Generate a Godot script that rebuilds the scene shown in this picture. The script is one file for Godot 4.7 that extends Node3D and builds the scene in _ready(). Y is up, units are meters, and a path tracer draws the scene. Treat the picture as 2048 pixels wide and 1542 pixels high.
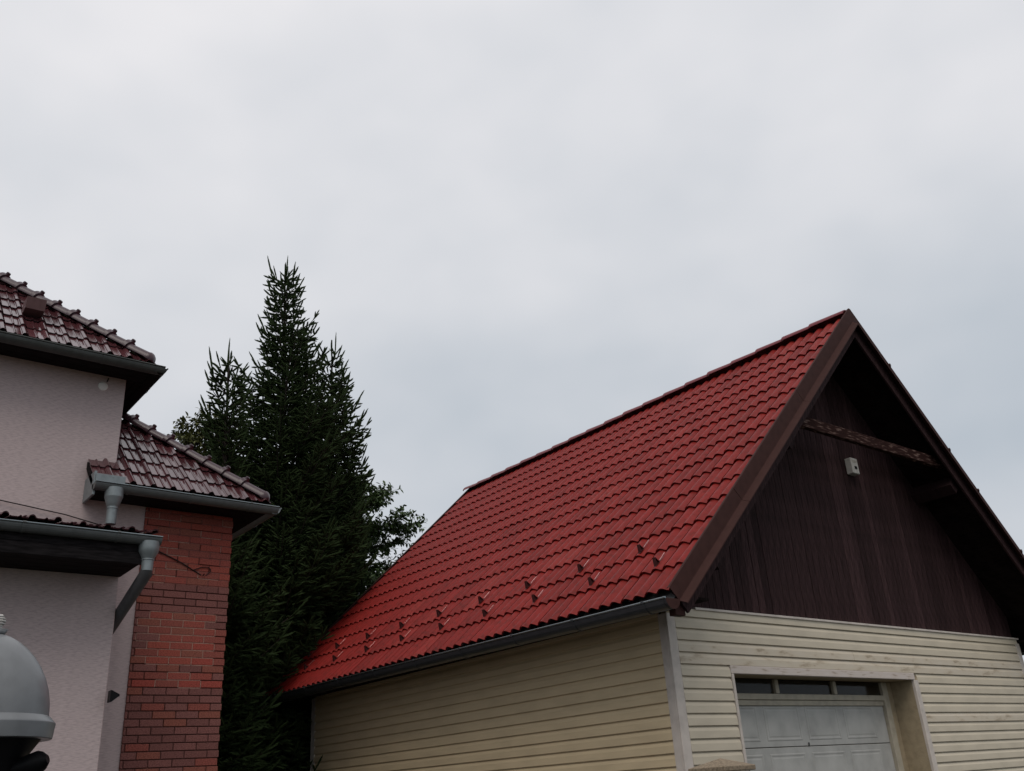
extends Node3D
# A red-tiled garage, a brown-tiled house and a clump of spruces under a grey sky.
# x runs along the house fronts, -z runs away from the camera, y is up; metres.

const EYE := 1.6
const W := 6.573
const L := 6.677
const H := 2.925           # first lap line of the cladding
const OG := 0.563          # gable overhang
const OV := 0.505          # eave overhang
const HE := 2.997          # height of the roof plane at the eave
const HR := 6.605          # height of the roof plane at the ridge
const COURSE := 0.1016
const ZW := -4.2           # front wall of the house
var M := {}
var T := {}
var rng := RandomNumberGenerator.new()

# ------------------------------------------------------------------ set-up
func _ready() -> void:
	rng.seed = 71
	var cam := Camera3D.new()
	cam.name = "camera"
	cam.fov = 45.549
	cam.near = 0.05
	cam.far = 900.0
	cam.transform = Transform3D(Basis.from_euler(Vector3(0.415254, -0.689502, -0.066398), EULER_ORDER_YXZ), Vector3(-6.1497, EYE, 5.5525))
	add_child(cam)
	cam.current = true
	var env := Environment.new()
	env.background_mode = Environment.BG_SKY
	env.sky = Sky.new()
	env.sky.sky_material = overcast()
	env.tonemap_mode = Environment.TONE_MAPPER_LINEAR
	env.tonemap_exposure = 1.0
	env.sdfgi_enabled = true
	env.ssao_enabled = true
	env.ssil_enabled = true
	var we := WorldEnvironment.new()
	we.name = "world_environment"
	we.environment = env
	add_child(we)
	var sun := DirectionalLight3D.new()
	sun.name = "sun"
	sun.light_color = Color(1.0, 0.97, 0.93)
	sun.light_energy = 0.45
	sun.light_angular_distance = 40.0
	sun.shadow_enabled = true
	add_child(sun)
	sun.look_at_from_position(Vector3(-4.2, 9.3, 4.4), Vector3.ZERO)
	textures()
	materials()
	ground()
	garage()
	house()
	trees()
	small_things()

func overcast() -> PanoramaSkyMaterial:
	var w := 1024
	var h := 512
	var im := Image.create(w, h, false, Image.FORMAT_RGBF)
	var n1 := noise(1445, 0.9, 5)
	var n2 := noise(9, 2.6, 4)
	var pale := Color(0.810, 0.806, 0.832)
	var blue := Color(0.490, 0.540, 0.600)
	for j in h:
		var el := (0.5 - (j + 0.5) / h) * PI
		var up: float = smoothstep(0.05, 0.95, el)
		for i in w:
			var az := (i + 0.5) / w * TAU
			var d := Vector3(sin(az) * cos(el), sin(el) * 1.7, -cos(az) * cos(el))
			var k: float = 0.59 * n1.get_noise_3dv(d) + 0.26 * n2.get_noise_3dv(d * 1.3 + Vector3(7, 0, 0))
			k = clampf(k + 0.12 + up * 0.62, -0.15, 1.1)
			var c := blue.lerp(pale, k)
			if el < 0.0:
				c = blue.lerp(pale, 0.3)
			im.set_pixel(i, j, c)
	var s := PanoramaSkyMaterial.new()
	s.panorama = ImageTexture.create_from_image(im)
	return s

func noise(sd: int, freq: float, oct: int) -> FastNoiseLite:
	var n := FastNoiseLite.new()
	n.seed = sd
	n.frequency = freq
	n.noise_type = FastNoiseLite.TYPE_SIMPLEX_SMOOTH
	n.fractal_octaves = oct
	return n

# ------------------------------------------------------------------ textures and materials
func tex(called: String, sd: int, freq: float, oct: int, stops: Array, size := 512) -> void:
	var t := NoiseTexture2D.new()
	t.width = size
	t.height = size
	t.seamless = true
	t.noise = noise(sd, freq, oct)
	var g := Gradient.new()
	g.offsets = PackedFloat32Array(stops.map(func(s): return s[0]))
	g.colors = PackedColorArray(stops.map(func(s): return s[1] if s[1] is Color else Color(s[1], s[1], s[1])))
	t.color_ramp = g
	T[called] = t

func textures() -> void:
	tex("mottle", 3, 0.012, 5, [[0.0, 0.86], [0.5, 0.95], [1.0, 1.0]])
	tex("soft", 33, 0.010, 4, [[0.0, 0.93], [0.5, 0.975], [1.0, 1.0]])
	tex("brush", 31, 0.03, 5, [[0.0, 0.82], [0.5, 0.94], [1.0, 1.0]])
	tex("fine", 4, 0.06, 4, [[0.0, 0.6], [0.5, 0.86], [1.0, 1.0]])
	tex("bump", 6, 0.05, 4, [[0.0, 0.0], [1.0, 1.0]])
	tex("stain", 8, 0.010, 5, [[0.0, Color(0.99, 0.99, 1.0)], [0.66, Color(0.965, 0.955, 0.945)], [0.76, Color(0.92, 0.90, 0.88)], [0.84, Color(0.83, 0.80, 0.77)], [1.0, Color(0.74, 0.71, 0.68)]])
	tex("peel", 12, 0.022, 5, [[0.0, Color(0.26, 0.19, 0.18)], [0.60, Color(0.31, 0.22, 0.21)], [0.68, Color(0.50, 0.42, 0.40)], [0.85, Color(0.68, 0.62, 0.59)], [1.0, Color(0.8, 0.76, 0.73)]])
	tex("grain", 15, 0.02, 5, [[0.0, 0.45], [0.45, 0.8], [0.7, 0.95], [1.0, 1.0]])
	tex("moss", 21, 0.018, 5, [[0.0, Color(1, 1, 1)], [0.55, Color(0.97, 0.95, 0.95)], [0.72, Color(0.80, 0.84, 0.78)], [1.0, Color(0.70, 0.78, 0.70)]])

func mat(called: String, c: Color, rough: float, t := "", scale := Vector3.ONE, bump := 0.0, bscale := Vector3.ZERO, metal := 0.0, spec := 0.35) -> StandardMaterial3D:
	var m := StandardMaterial3D.new()
	m.resource_name = called
	m.albedo_color = c.linear_to_srgb()
	m.roughness = rough
	m.metallic = metal
	m.metallic_specular = spec
	m.cull_mode = BaseMaterial3D.CULL_DISABLED
	if t != "":
		m.albedo_texture = T[t]
		m.uv1_triplanar = true
		m.uv1_world_triplanar = true
		m.uv1_scale = scale
	if bump > 0.0:
		m.heightmap_enabled = true
		m.heightmap_texture = T["bump"]
		m.heightmap_scale = bump
		m.uv1_triplanar = true
		m.uv1_world_triplanar = true
		if t == "":
			m.uv1_scale = bscale
	M[called] = m
	return m

func materials() -> void:
	for k in 5:
		var v: float = [1.0, 0.86, 1.12, 0.94, 1.04][k]
		mat("red_tile%d" % k, Color(0.21 * v, 0.0148 * v * (1.35 if k == 2 else 1.0), 0.0118 * v * (1.35 if k == 2 else 1.0)), 0.5, "moss", Vector3(1.3, 1.3, 1.3), 0.05, Vector3.ZERO, 0.0, 0.27)
	mat("ridge_red", Color(0.175, 0.026, 0.034), 0.42, "mottle", Vector3(2, 2, 2), 0.06)
	mat("deck", Color(0.020, 0.014, 0.013), 0.9, "grain", Vector3(6, 0.6, 0.6), 0.05, Vector3.ZERO, 0.0, 0.12)
	mat("verge_brown", Color(0.054, 0.025, 0.022), 0.6, "mottle", Vector3(1.2, 1.2, 1.2), 0.0, Vector3.ZERO, 0.0, 0.16)
	mat("cladding", Color(0.60, 0.525, 0.405), 0.5, "soft", Vector3(0.4, 0.9, 0.4))
	mat("cladding_stained", Color(0.60, 0.53, 0.42), 0.5, "stain", Vector3(0.55, 1.9, 0.55))
	mat("cladding_side", Color(0.66, 0.525, 0.335), 0.5, "soft", Vector3(0.4, 0.9, 0.3))
	mat("trim_white", Color(0.62, 0.55, 0.49), 0.45, "mottle", Vector3(0.8, 0.8, 0.8), 0.03)
	mat("trim_peeled", Color(0.60, 0.53, 0.48), 0.5, "stain", Vector3(0.9, 5.0, 0.9))
	mat("reveal_tan", Color(0.38, 0.305, 0.20), 0.7, "mottle", Vector3(1.4, 1.4, 1.4), 0.1)
	mat("door_grey", Color(0.46, 0.45, 0.42), 0.42, "mottle", Vector3(0.5, 0.5, 0.5))
	mat("door_seam", Color(0.10, 0.10, 0.10), 0.6)
	mat("frame_cream", Color(0.46, 0.41, 0.32), 0.5, "mottle", Vector3(1, 1, 1), 0.04)
	var g := mat("glass_dark", Color(0.045, 0.036, 0.026, 0.55), 0.06, "", Vector3.ONE, 0.0, Vector3.ZERO, 0.0, 0.25)
	g.transparency = BaseMaterial3D.TRANSPARENCY_ALPHA
	g.albedo_color.a = 0.35
	mat("interior", Color(0.10, 0.08, 0.06), 0.9)
	for k in 4:
		var v: float = [1.0, 0.72, 1.3, 0.88][k]
		mat("timber%d" % k, Color(0.058 * v, 0.032 * v, 0.033 * v), 0.75, "grain", Vector3(9, 0.45, 9), 0.05, Vector3.ZERO, 0.0, 0.16)
	mat("beam", Color(0.36, 0.30, 0.28), 0.85, "peel", Vector3(0.45, 3.2, 2.0), 0.15, Vector3.ZERO, 0.0, 0.15)
	mat("gutter_dark", Color(0.075, 0.078, 0.085), 0.34, "mottle", Vector3(1.5, 1.5, 1.0), 0.04, Vector3.ZERO, 0.45)
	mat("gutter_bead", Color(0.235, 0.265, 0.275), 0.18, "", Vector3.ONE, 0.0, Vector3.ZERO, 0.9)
	mat("lead", Color(0.12, 0.115, 0.115), 0.5, "fine", Vector3(2.5, 2.5, 2.5), 0.5, Vector3.ZERO, 0.3)
	mat("zinc_aged", Color(0.085, 0.092, 0.088), 0.5, "mottle", Vector3(1.6, 1.6, 1.6), 0.0, Vector3.ZERO, 0.25)
	mat("zinc_mid", Color(0.135, 0.145, 0.145), 0.45, "mottle", Vector3(1.6, 1.6, 1.6), 0.0, Vector3.ZERO, 0.3)
	mat("zinc", Color(0.235, 0.265, 0.275), 0.42, "mottle", Vector3(1.6, 1.6, 1.6), 0.03, Vector3.ZERO, 0.35)
	mat("zinc_dark", Color(0.10, 0.10, 0.105), 0.5, "mottle", Vector3(1.6, 1.6, 1.6), 0.03, Vector3.ZERO, 0.2)
	mat("render_pink", Color(0.58, 0.475, 0.468), 0.92, "brush", Vector3(0.9, 7.0, 0.9), 0.012, Vector3.ZERO, 0.0, 0.2)
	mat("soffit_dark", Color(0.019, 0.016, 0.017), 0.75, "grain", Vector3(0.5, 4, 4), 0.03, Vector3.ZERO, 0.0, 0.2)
	var tones := [Color(0.39, 0.105, 0.082), Color(0.345, 0.105, 0.083), Color(0.42, 0.108, 0.080), Color(0.29, 0.122, 0.108), Color(0.335, 0.118, 0.088), Color(0.25, 0.106, 0.094), Color(0.43, 0.096, 0.074)]
	for k in tones.size():
		mat("brick%d" % k, tones[k], 0.85, "fine", Vector3(1.6, 3.0, 1.6), 0.10, Vector3.ZERO, 0.0, 0.2)
	mat("mortar_dark", Color(0.17, 0.078, 0.065), 0.95, "fine", Vector3(3, 3, 3), 0.2)
	mat("mortar_faint", Color(0.32, 0.125, 0.105), 0.95, "fine", Vector3(2, 2, 2))
	mat("mortar_pale", Color(0.50, 0.30, 0.24), 0.95, "fine", Vector3(2, 2, 2), 0.2)
	for k in 4:
		var v: float = [1.0, 0.75, 1.25, 0.9][k]
		mat("brown_tile%d" % k, Color(0.080 * v, 0.026 * v, 0.030 * v), 0.15, "mottle", Vector3(2.5, 2.5, 2.5), 0.0, Vector3.ZERO, 0.0, 0.71)
	mat("brown_hip", Color(0.050, 0.023, 0.031), 0.32, "mottle", Vector3(2.5, 2.5, 2.5), 0.0, Vector3.ZERO, 0.0, 0.45)
	mat("vent_brown", Color(0.14, 0.075, 0.075), 0.35, "mottle", Vector3(2, 2, 2))
	mat("white_plastic", Color(0.52, 0.50, 0.47), 0.45, "mottle", Vector3(2, 2, 2))
	mat("white_enamel", Color(0.78, 0.76, 0.73), 0.4)
	mat("black_plastic", Color(0.005, 0.005, 0.006), 0.45, "", Vector3.ONE, 0.0, Vector3.ZERO, 0.0, 0.25)
	mat("dome_grey", Color(0.185, 0.192, 0.200), 0.33, "mottle", Vector3(2.5, 2.5, 2.5))
	mat("cable_black", Color(0.02, 0.012, 0.012), 0.6)
	mat("guard_red", Color(0.050, 0.012, 0.011), 0.5)
	mat("strap", Color(0.42, 0.22, 0.21), 0.25, "", Vector3.ONE, 0.0, Vector3.ZERO, 0.7)
	mat("stone_cap", Color(0.30, 0.235, 0.165), 0.85, "fine", Vector3(1.5, 1.5, 1.5), 0.3)
	mat("pillar_dark", Color(0.05, 0.036, 0.032), 0.8, "fine", Vector3(2, 2, 2), 0.3)
	mat("yard", Color(0.085, 0.082, 0.078), 0.95, "fine", Vector3(0.7, 0.7, 0.7), 0.8)
	mat("lawn", Color(0.055, 0.075, 0.028), 0.95, "fine", Vector3(0.5, 0.5, 0.5), 1.5)
	mat("bark", Color(0.055, 0.042, 0.034), 0.95, "grain", Vector3(5, 0.8, 5), 1.0)
	mat("needles", Color(0.026, 0.041, 0.016), 0.85, "", Vector3.ONE, 0.0, Vector3.ZERO, 0.0, 0.15)
	var lf := mat("leaves", Color(0.042, 0.070, 0.022), 0.5)
	lf.backlight_enabled = true
	lf.backlight = Color(0.06, 0.09, 0.02)
	var lf2 := mat("leaves_yellow", Color(0.075, 0.080, 0.024), 0.5)
	lf2.backlight_enabled = true
	lf2.backlight = Color(0.08, 0.09, 0.02)

# ------------------------------------------------------------------ mesh helpers
class MB:
	var v := PackedVector3Array()
	var n := PackedVector3Array()

func tri(m: MB, a: Vector3, b: Vector3, c: Vector3, out: Vector3) -> void:
	var nn := (b - a).cross(c - a)
	if nn.length_squared() < 1e-16:
		return
	nn = nn.normalized()
	if nn.dot(out) > 0.0:   # Godot's front faces run clockwise
		m.v.append(a); m.v.append(c); m.v.append(b)
	else:
		m.v.append(a); m.v.append(b); m.v.append(c)
		nn = -nn
	for k in 3:
		m.n.append(nn)

func quad(m: MB, a: Vector3, b: Vector3, c: Vector3, d: Vector3, out: Vector3) -> void:
	tri(m, a, b, c, out)
	tri(m, a, c, d, out)

func stri(m: MB, p: Array, nn: Array) -> void:     # smooth triangle
	var f: Vector3 = (p[1] - p[0]).cross(p[2] - p[0])
	if f.length_squared() < 1e-18:
		return
	var o := [0, 1, 2]
	if f.dot(nn[0] + nn[1] + nn[2]) > 0.0:
		o = [0, 2, 1]
	for k in o:
		m.v.append(p[k])
		m.n.append(nn[k])

func build(m: MB) -> ArrayMesh:
	var a := []
	a.resize(Mesh.ARRAY_MAX)
	a[Mesh.ARRAY_VERTEX] = m.v
	a[Mesh.ARRAY_NORMAL] = m.n
	var am := ArrayMesh.new()
	am.add_surface_from_arrays(Mesh.PRIMITIVE_TRIANGLES, a)
	return am

func part(parent: Node3D, called: String, mesh: Mesh, material: String, xf := Transform3D.IDENTITY) -> MeshInstance3D:
	var o := MeshInstance3D.new()
	o.name = called
	o.mesh = mesh
	o.material_override = M[material]
	o.transform = xf
	parent.add_child(o, true)
	return o

func thing(called: String, label: String, category: String, at := Vector3.ZERO, group := "") -> Node3D:
	var o := Node3D.new()
	o.name = called
	o.position = at
	o.set_meta("label", label)
	o.set_meta("category", category)
	if group != "":
		o.set_meta("group", group)
	add_child(o, true)
	return o

# a box with chamfered edges
func box(m: MB, lo: Vector3, hi: Vector3, bev := 0.0, xf := Transform3D.IDENTITY) -> void:
	var c := (lo + hi) * 0.5
	var h := (hi - lo) * 0.5
	bev = minf(bev, minf(h.x, minf(h.y, h.z)) * 0.6)
	var cc: Vector3 = xf * c
	var f := func(sx: float, sy: float, sz: float, ax: int) -> Vector3:
		var p := Vector3(sx * h.x, sy * h.y, sz * h.z)
		for k in 3:
			if k != ax:
				p[k] -= bev * signf(p[k])
		return xf * (c + p)
	for ax in 3:
		for s in [-1.0, 1.0]:
			var q := []
			for e in [[-1.0, -1.0], [1.0, -1.0], [1.0, 1.0], [-1.0, 1.0]]:
				var sv := [0.0, 0.0, 0.0]
				sv[ax] = s
				sv[(ax + 1) % 3] = e[0]
				sv[(ax + 2) % 3] = e[1]
				q.append(f.call(sv[0], sv[1], sv[2], ax))
			quad(m, q[0], q[1], q[2], q[3], (q[0] + q[2]) * 0.5 - cc)
	if bev <= 0.0:
		return
	for ax in 3:
		var b := (ax + 1) % 3
		var d := (ax + 2) % 3
		for s1 in [-1.0, 1.0]:
			for s2 in [-1.0, 1.0]:
				var q := []
				for e in [[-1.0, b], [1.0, b], [1.0, d], [-1.0, d]]:
					var sv := [0.0, 0.0, 0.0]
					sv[ax] = e[0]
					sv[b] = s1
					sv[d] = s2
					q.append(f.call(sv[0], sv[1], sv[2], e[1]))
				quad(m, q[0], q[1], q[2], q[3], (q[0] + q[2]) * 0.5 - cc)
	for sx in [-1.0, 1.0]:
		for sy in [-1.0, 1.0]:
			for sz in [-1.0, 1.0]:
				var a: Vector3 = f.call(sx, sy, sz, 0)
				tri(m, a, f.call(sx, sy, sz, 1), f.call(sx, sy, sz, 2), a - cc)

func boxmesh(lo: Vector3, hi: Vector3, bev := 0.0) -> ArrayMesh:
	var m := MB.new()
	box(m, lo, hi, bev)
	return build(m)

# a closed polygon (x, y) pushed along a third axis; convex or star-shaped about its middle
func prism(m: MB, poly: Array, o0: Vector3, ax: Vector3, ay: Vector3, az: Vector3, o1 := Vector3.INF) -> void:
	var n := poly.size()
	var a := []
	var b := []
	var mid0 := Vector3.ZERO
	for p in poly:
		var q: Vector3 = o0 + ax * p[0] + ay * p[1]
		a.append(q)
		b.append(q + az)
		mid0 += q / n
	var mid := mid0 + az * 0.5
	for i in n:
		var j := (i + 1) % n
		var e: Vector3 = b[i] - a[i]
		var s: Vector3 = a[j] - a[i]
		var nn := s.cross(e)
		# outward by polygon winding (anticlockwise in ax, ay)
		if ax.cross(ay).dot(az) < 0.0:
			nn = -nn
		quad(m, a[i], a[j], b[j], b[i], nn)
	for i in range(1, n - 1):
		tri(m, a[0], a[i], a[i + 1], -az)
		tri(m, b[0], b[i], b[i + 1], az)

# round tube along points, radius per point
func tube(m: MB, pts: Array, rad: Array, sides := 10, caps := true) -> void:
	var rings := []
	var norms := []
	var up := Vector3.UP
	for i in pts.size():
		var t: Vector3
		if i == 0:
			t = pts[1] - pts[0]
		elif i == pts.size() - 1:
			t = pts[i] - pts[i - 1]
		else:
			t = (pts[i + 1] - pts[i]).normalized() + (pts[i] - pts[i - 1]).normalized()
		t = t.normalized()
		if absf(t.dot(up)) > 0.98:
			up = Vector3.RIGHT if absf(t.x) < 0.9 else Vector3.BACK
		var u := t.cross(up).normalized()
		var w := u.cross(t).normalized()
		up = w
		var ring := []
		var nr := []
		var k := 1.0
		if i > 0 and i < pts.size() - 1:
			k = 1.0 / maxf(0.5, sqrt((1.0 + (pts[i + 1] - pts[i]).normalized().dot((pts[i] - pts[i - 1]).normalized())) * 0.5))
		for s in sides:
			var a := TAU * s / sides
			var d := u * cos(a) + w * sin(a)
			ring.append(pts[i] + d * rad[i] * (k if i > 0 and i < pts.size() - 1 else 1.0))
			nr.append(d)
		rings.append(ring)
		norms.append(nr)
	for i in pts.size() - 1:
		for s in sides:
			var q := (s + 1) % sides
			stri(m, [rings[i][s], rings[i][q], rings[i + 1][q]], [norms[i][s], norms[i][q], norms[i + 1][q]])
			stri(m, [rings[i][s], rings[i + 1][q], rings[i + 1][s]], [norms[i][s], norms[i + 1][q], norms[i + 1][s]])
	if caps:
		for e in [0, pts.size() - 1]:
			var out: Vector3 = pts[0] - pts[1] if e == 0 else pts[-1] - pts[-2]
			for s in range(1, sides - 1):
				tri(m, rings[e][0], rings[e][s], rings[e][s + 1], out)

# an open profile swept along a straight line, with real thickness
func sheet(m: MB, prof: Array, thick: float, a: Vector3, b: Vector3, ax: Vector3, ay: Vector3) -> void:
	var n := prof.size()
	var inner := []
	for i in n:
		var p0: Vector2 = prof[maxi(i - 1, 0)]
		var p1: Vector2 = prof[mini(i + 1, n - 1)]
		var t := (p1 - p0).normalized()
		inner.append(prof[i] + Vector2(-t.y, t.x) * thick)
	var P := func(q: Vector2, o: Vector3) -> Vector3: return o + ax * q.x + ay * q.y
	for i in n - 1:
		var o1: Vector2 = -(inner[i] - prof[i])
		var nn := ax * o1.x + ay * o1.y
		quad(m, P.call(prof[i], a), P.call(prof[i + 1], a), P.call(prof[i + 1], b), P.call(prof[i], b), nn)
		quad(m, P.call(inner[i], a), P.call(inner[i + 1], a), P.call(inner[i + 1], b), P.call(inner[i], b), -nn)
		quad(m, P.call(prof[i], a), P.call(prof[i + 1], a), P.call(inner[i + 1], a), P.call(inner[i], a), a - b)
		quad(m, P.call(prof[i], b), P.call(prof[i + 1], b), P.call(inner[i + 1], b), P.call(inner[i], b), b - a)
	for e in [0, n - 1]:
		var s := (-1.0 if e == 0 else 1.0)
		var t2: Vector2 = prof[1] - prof[0] if e == 0 else prof[n - 1] - prof[n - 2]
		quad(m, P.call(prof[e], a), P.call(prof[e], b), P.call(inner[e], b), P.call(inner[e], a), (ax * t2.x + ay * t2.y) * s)

# half-round gutter trough from a to b (its two lip levels), out = horizontal direction away from the wall
func trough(m: MB, a: Vector3, b: Vector3, out: Vector3, r: float) -> void:
	var prof := []
	for k in 13:
		var t := PI * k / 12.0
		prof.append(Vector2(cos(t) * r, -sin(t) * r))
	var rev := prof.duplicate()
	rev.reverse()
	sheet(m, rev, 0.003, a, b, out, Vector3.UP)

func half_disc(m: MB, c: Vector3, out: Vector3, r: float, face: Vector3) -> void:
	for k in 12:
		var t0 := PI * k / 12.0
		var t1 := PI * (k + 1) / 12.0
		var p0 := c + out * cos(t0) * r - Vector3.UP * sin(t0) * r
		var p1 := c + out * cos(t1) * r - Vector3.UP * sin(t1) * r
		tri(m, c, p0, p1, face)
		tri(m, c - face * 0.004, p0 - face * 0.004, p1 - face * 0.004, -face)

# turn a profile (radius, height) about the y axis
func lathe(m: MB, prof: Array, sides := 32) -> void:
	var nn := []
	for i in prof.size():
		var p0: Vector2 = prof[maxi(i - 1, 0)]
		var p1: Vector2 = prof[mini(i + 1, prof.size() - 1)]
		var t := (p1 - p0).normalized()
		nn.append(Vector2(t.y, -t.x))
	var P := func(q: Vector2, s: int) -> Vector3:
		var a := TAU * s / sides
		return Vector3(cos(a) * q.x, q.y, sin(a) * q.x)
	for i in prof.size() - 1:
		for s in sides:
			var p := [P.call(prof[i], s), P.call(prof[i], s + 1), P.call(prof[i + 1], s + 1), P.call(prof[i + 1], s)]
			var n := [P.call(nn[i], s), P.call(nn[i], s + 1), P.call(nn[i + 1], s + 1), P.call(nn[i + 1], s)]
			stri(m, [p[0], p[1], p[2]], [n[0], n[1], n[2]])
			stri(m, [p[0], p[2], p[3]], [n[0], n[2], n[3]])

# keep what lies on the side of a plane where its distance is negative
func clip(m: MB, pl: Plane) -> MB:
	var o := MB.new()
	for t in range(0, m.v.size(), 3):
		var poly := []
		var pn := []
		for k in 3:
			var a := m.v[t + k]
			var b := m.v[t + (k + 1) % 3]
			var na := m.n[t + k]
			var nb := m.n[t + (k + 1) % 3]
			var da := pl.distance_to(a)
			var db := pl.distance_to(b)
			if da <= 0.0:
				poly.append(a)
				pn.append(na)
			if (da < 0.0 and db > 0.0) or (da > 0.0 and db < 0.0):
				var q := da / (da - db)
				poly.append(a.lerp(b, q))
				pn.append(na.lerp(nb, q))
		for k in range(1, poly.size() - 1):
			for i in [0, k, k + 1]:
				o.v.append(poly[i])
				o.n.append(pn[i])
	return o

func moved(m: MB, xf: Transform3D) -> MB:
	var o := MB.new()
	for p in m.v:
		o.v.append(xf * p)
	for p in m.n:
		o.n.append((xf.basis * p).normalized())
	return o

func join(into: MB, m: MB) -> void:
	into.v.append_array(m.v)
	into.n.append_array(m.n)

# a roof tile: x across, y up the slope, z out of the roof; lower edge at y = 0
func tile_shape(width: float, length: float, prof: Callable, seg: int, lift: float, thick: float) -> MB:
	var m := MB.new()
	var gap := 0.0028
	var P := func(i: int, y: float, dz: float) -> Vector3:
		var s := float(i) / seg
		return Vector3(lerpf(gap, width - gap, s), y, prof.call(s) + lift * (1.0 - y / length) + dz)
	for i in seg:
		var d0 := 0.001
		var nrm := []
		for q in [i, i + 1]:
			var s := float(q) / seg
			var sl: float = (prof.call(minf(s + d0, 1.0)) - prof.call(maxf(s - d0, 0.0))) / ((minf(s + d0, 1.0) - maxf(s - d0, 0.0)) * width)
			nrm.append(Vector3(-sl, lift / length, 1.0).normalized())
		var a: Vector3 = P.call(i, 0.0, 0.0)
		var b: Vector3 = P.call(i + 1, 0.0, 0.0)
		var c: Vector3 = P.call(i + 1, length, 0.0)
		var d: Vector3 = P.call(i, length, 0.0)
		stri(m, [a, b, c], [nrm[0], nrm[1], nrm[1]])
		stri(m, [a, c, d], [nrm[0], nrm[1], nrm[0]])
		quad(m, a, b, P.call(i + 1, 0.004, -thick), P.call(i, 0.004, -thick), Vector3(0, -1, 0))
	for i in [0, seg]:
		quad(m, P.call(i, 0.0, 0.0), P.call(i, length, 0.0), P.call(i, length, -thick), P.call(i, 0.004, -thick), Vector3(-1 if i == 0 else 1, 0, 0))
	return m

# ------------------------------------------------------------------ the ground
func ground() -> void:
	var o := part(self, "ground", boxmesh(Vector3(-150, -0.3, -150), Vector3(150, -0.004, 150)), "lawn")
	o.set_meta("kind", "structure")
	var y := part(self, "yard_paving", boxmesh(Vector3(-12, -0.1, -4.2), Vector3(9, 0.0, 12)), "yard")
	y.set_meta("kind", "structure")

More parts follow.
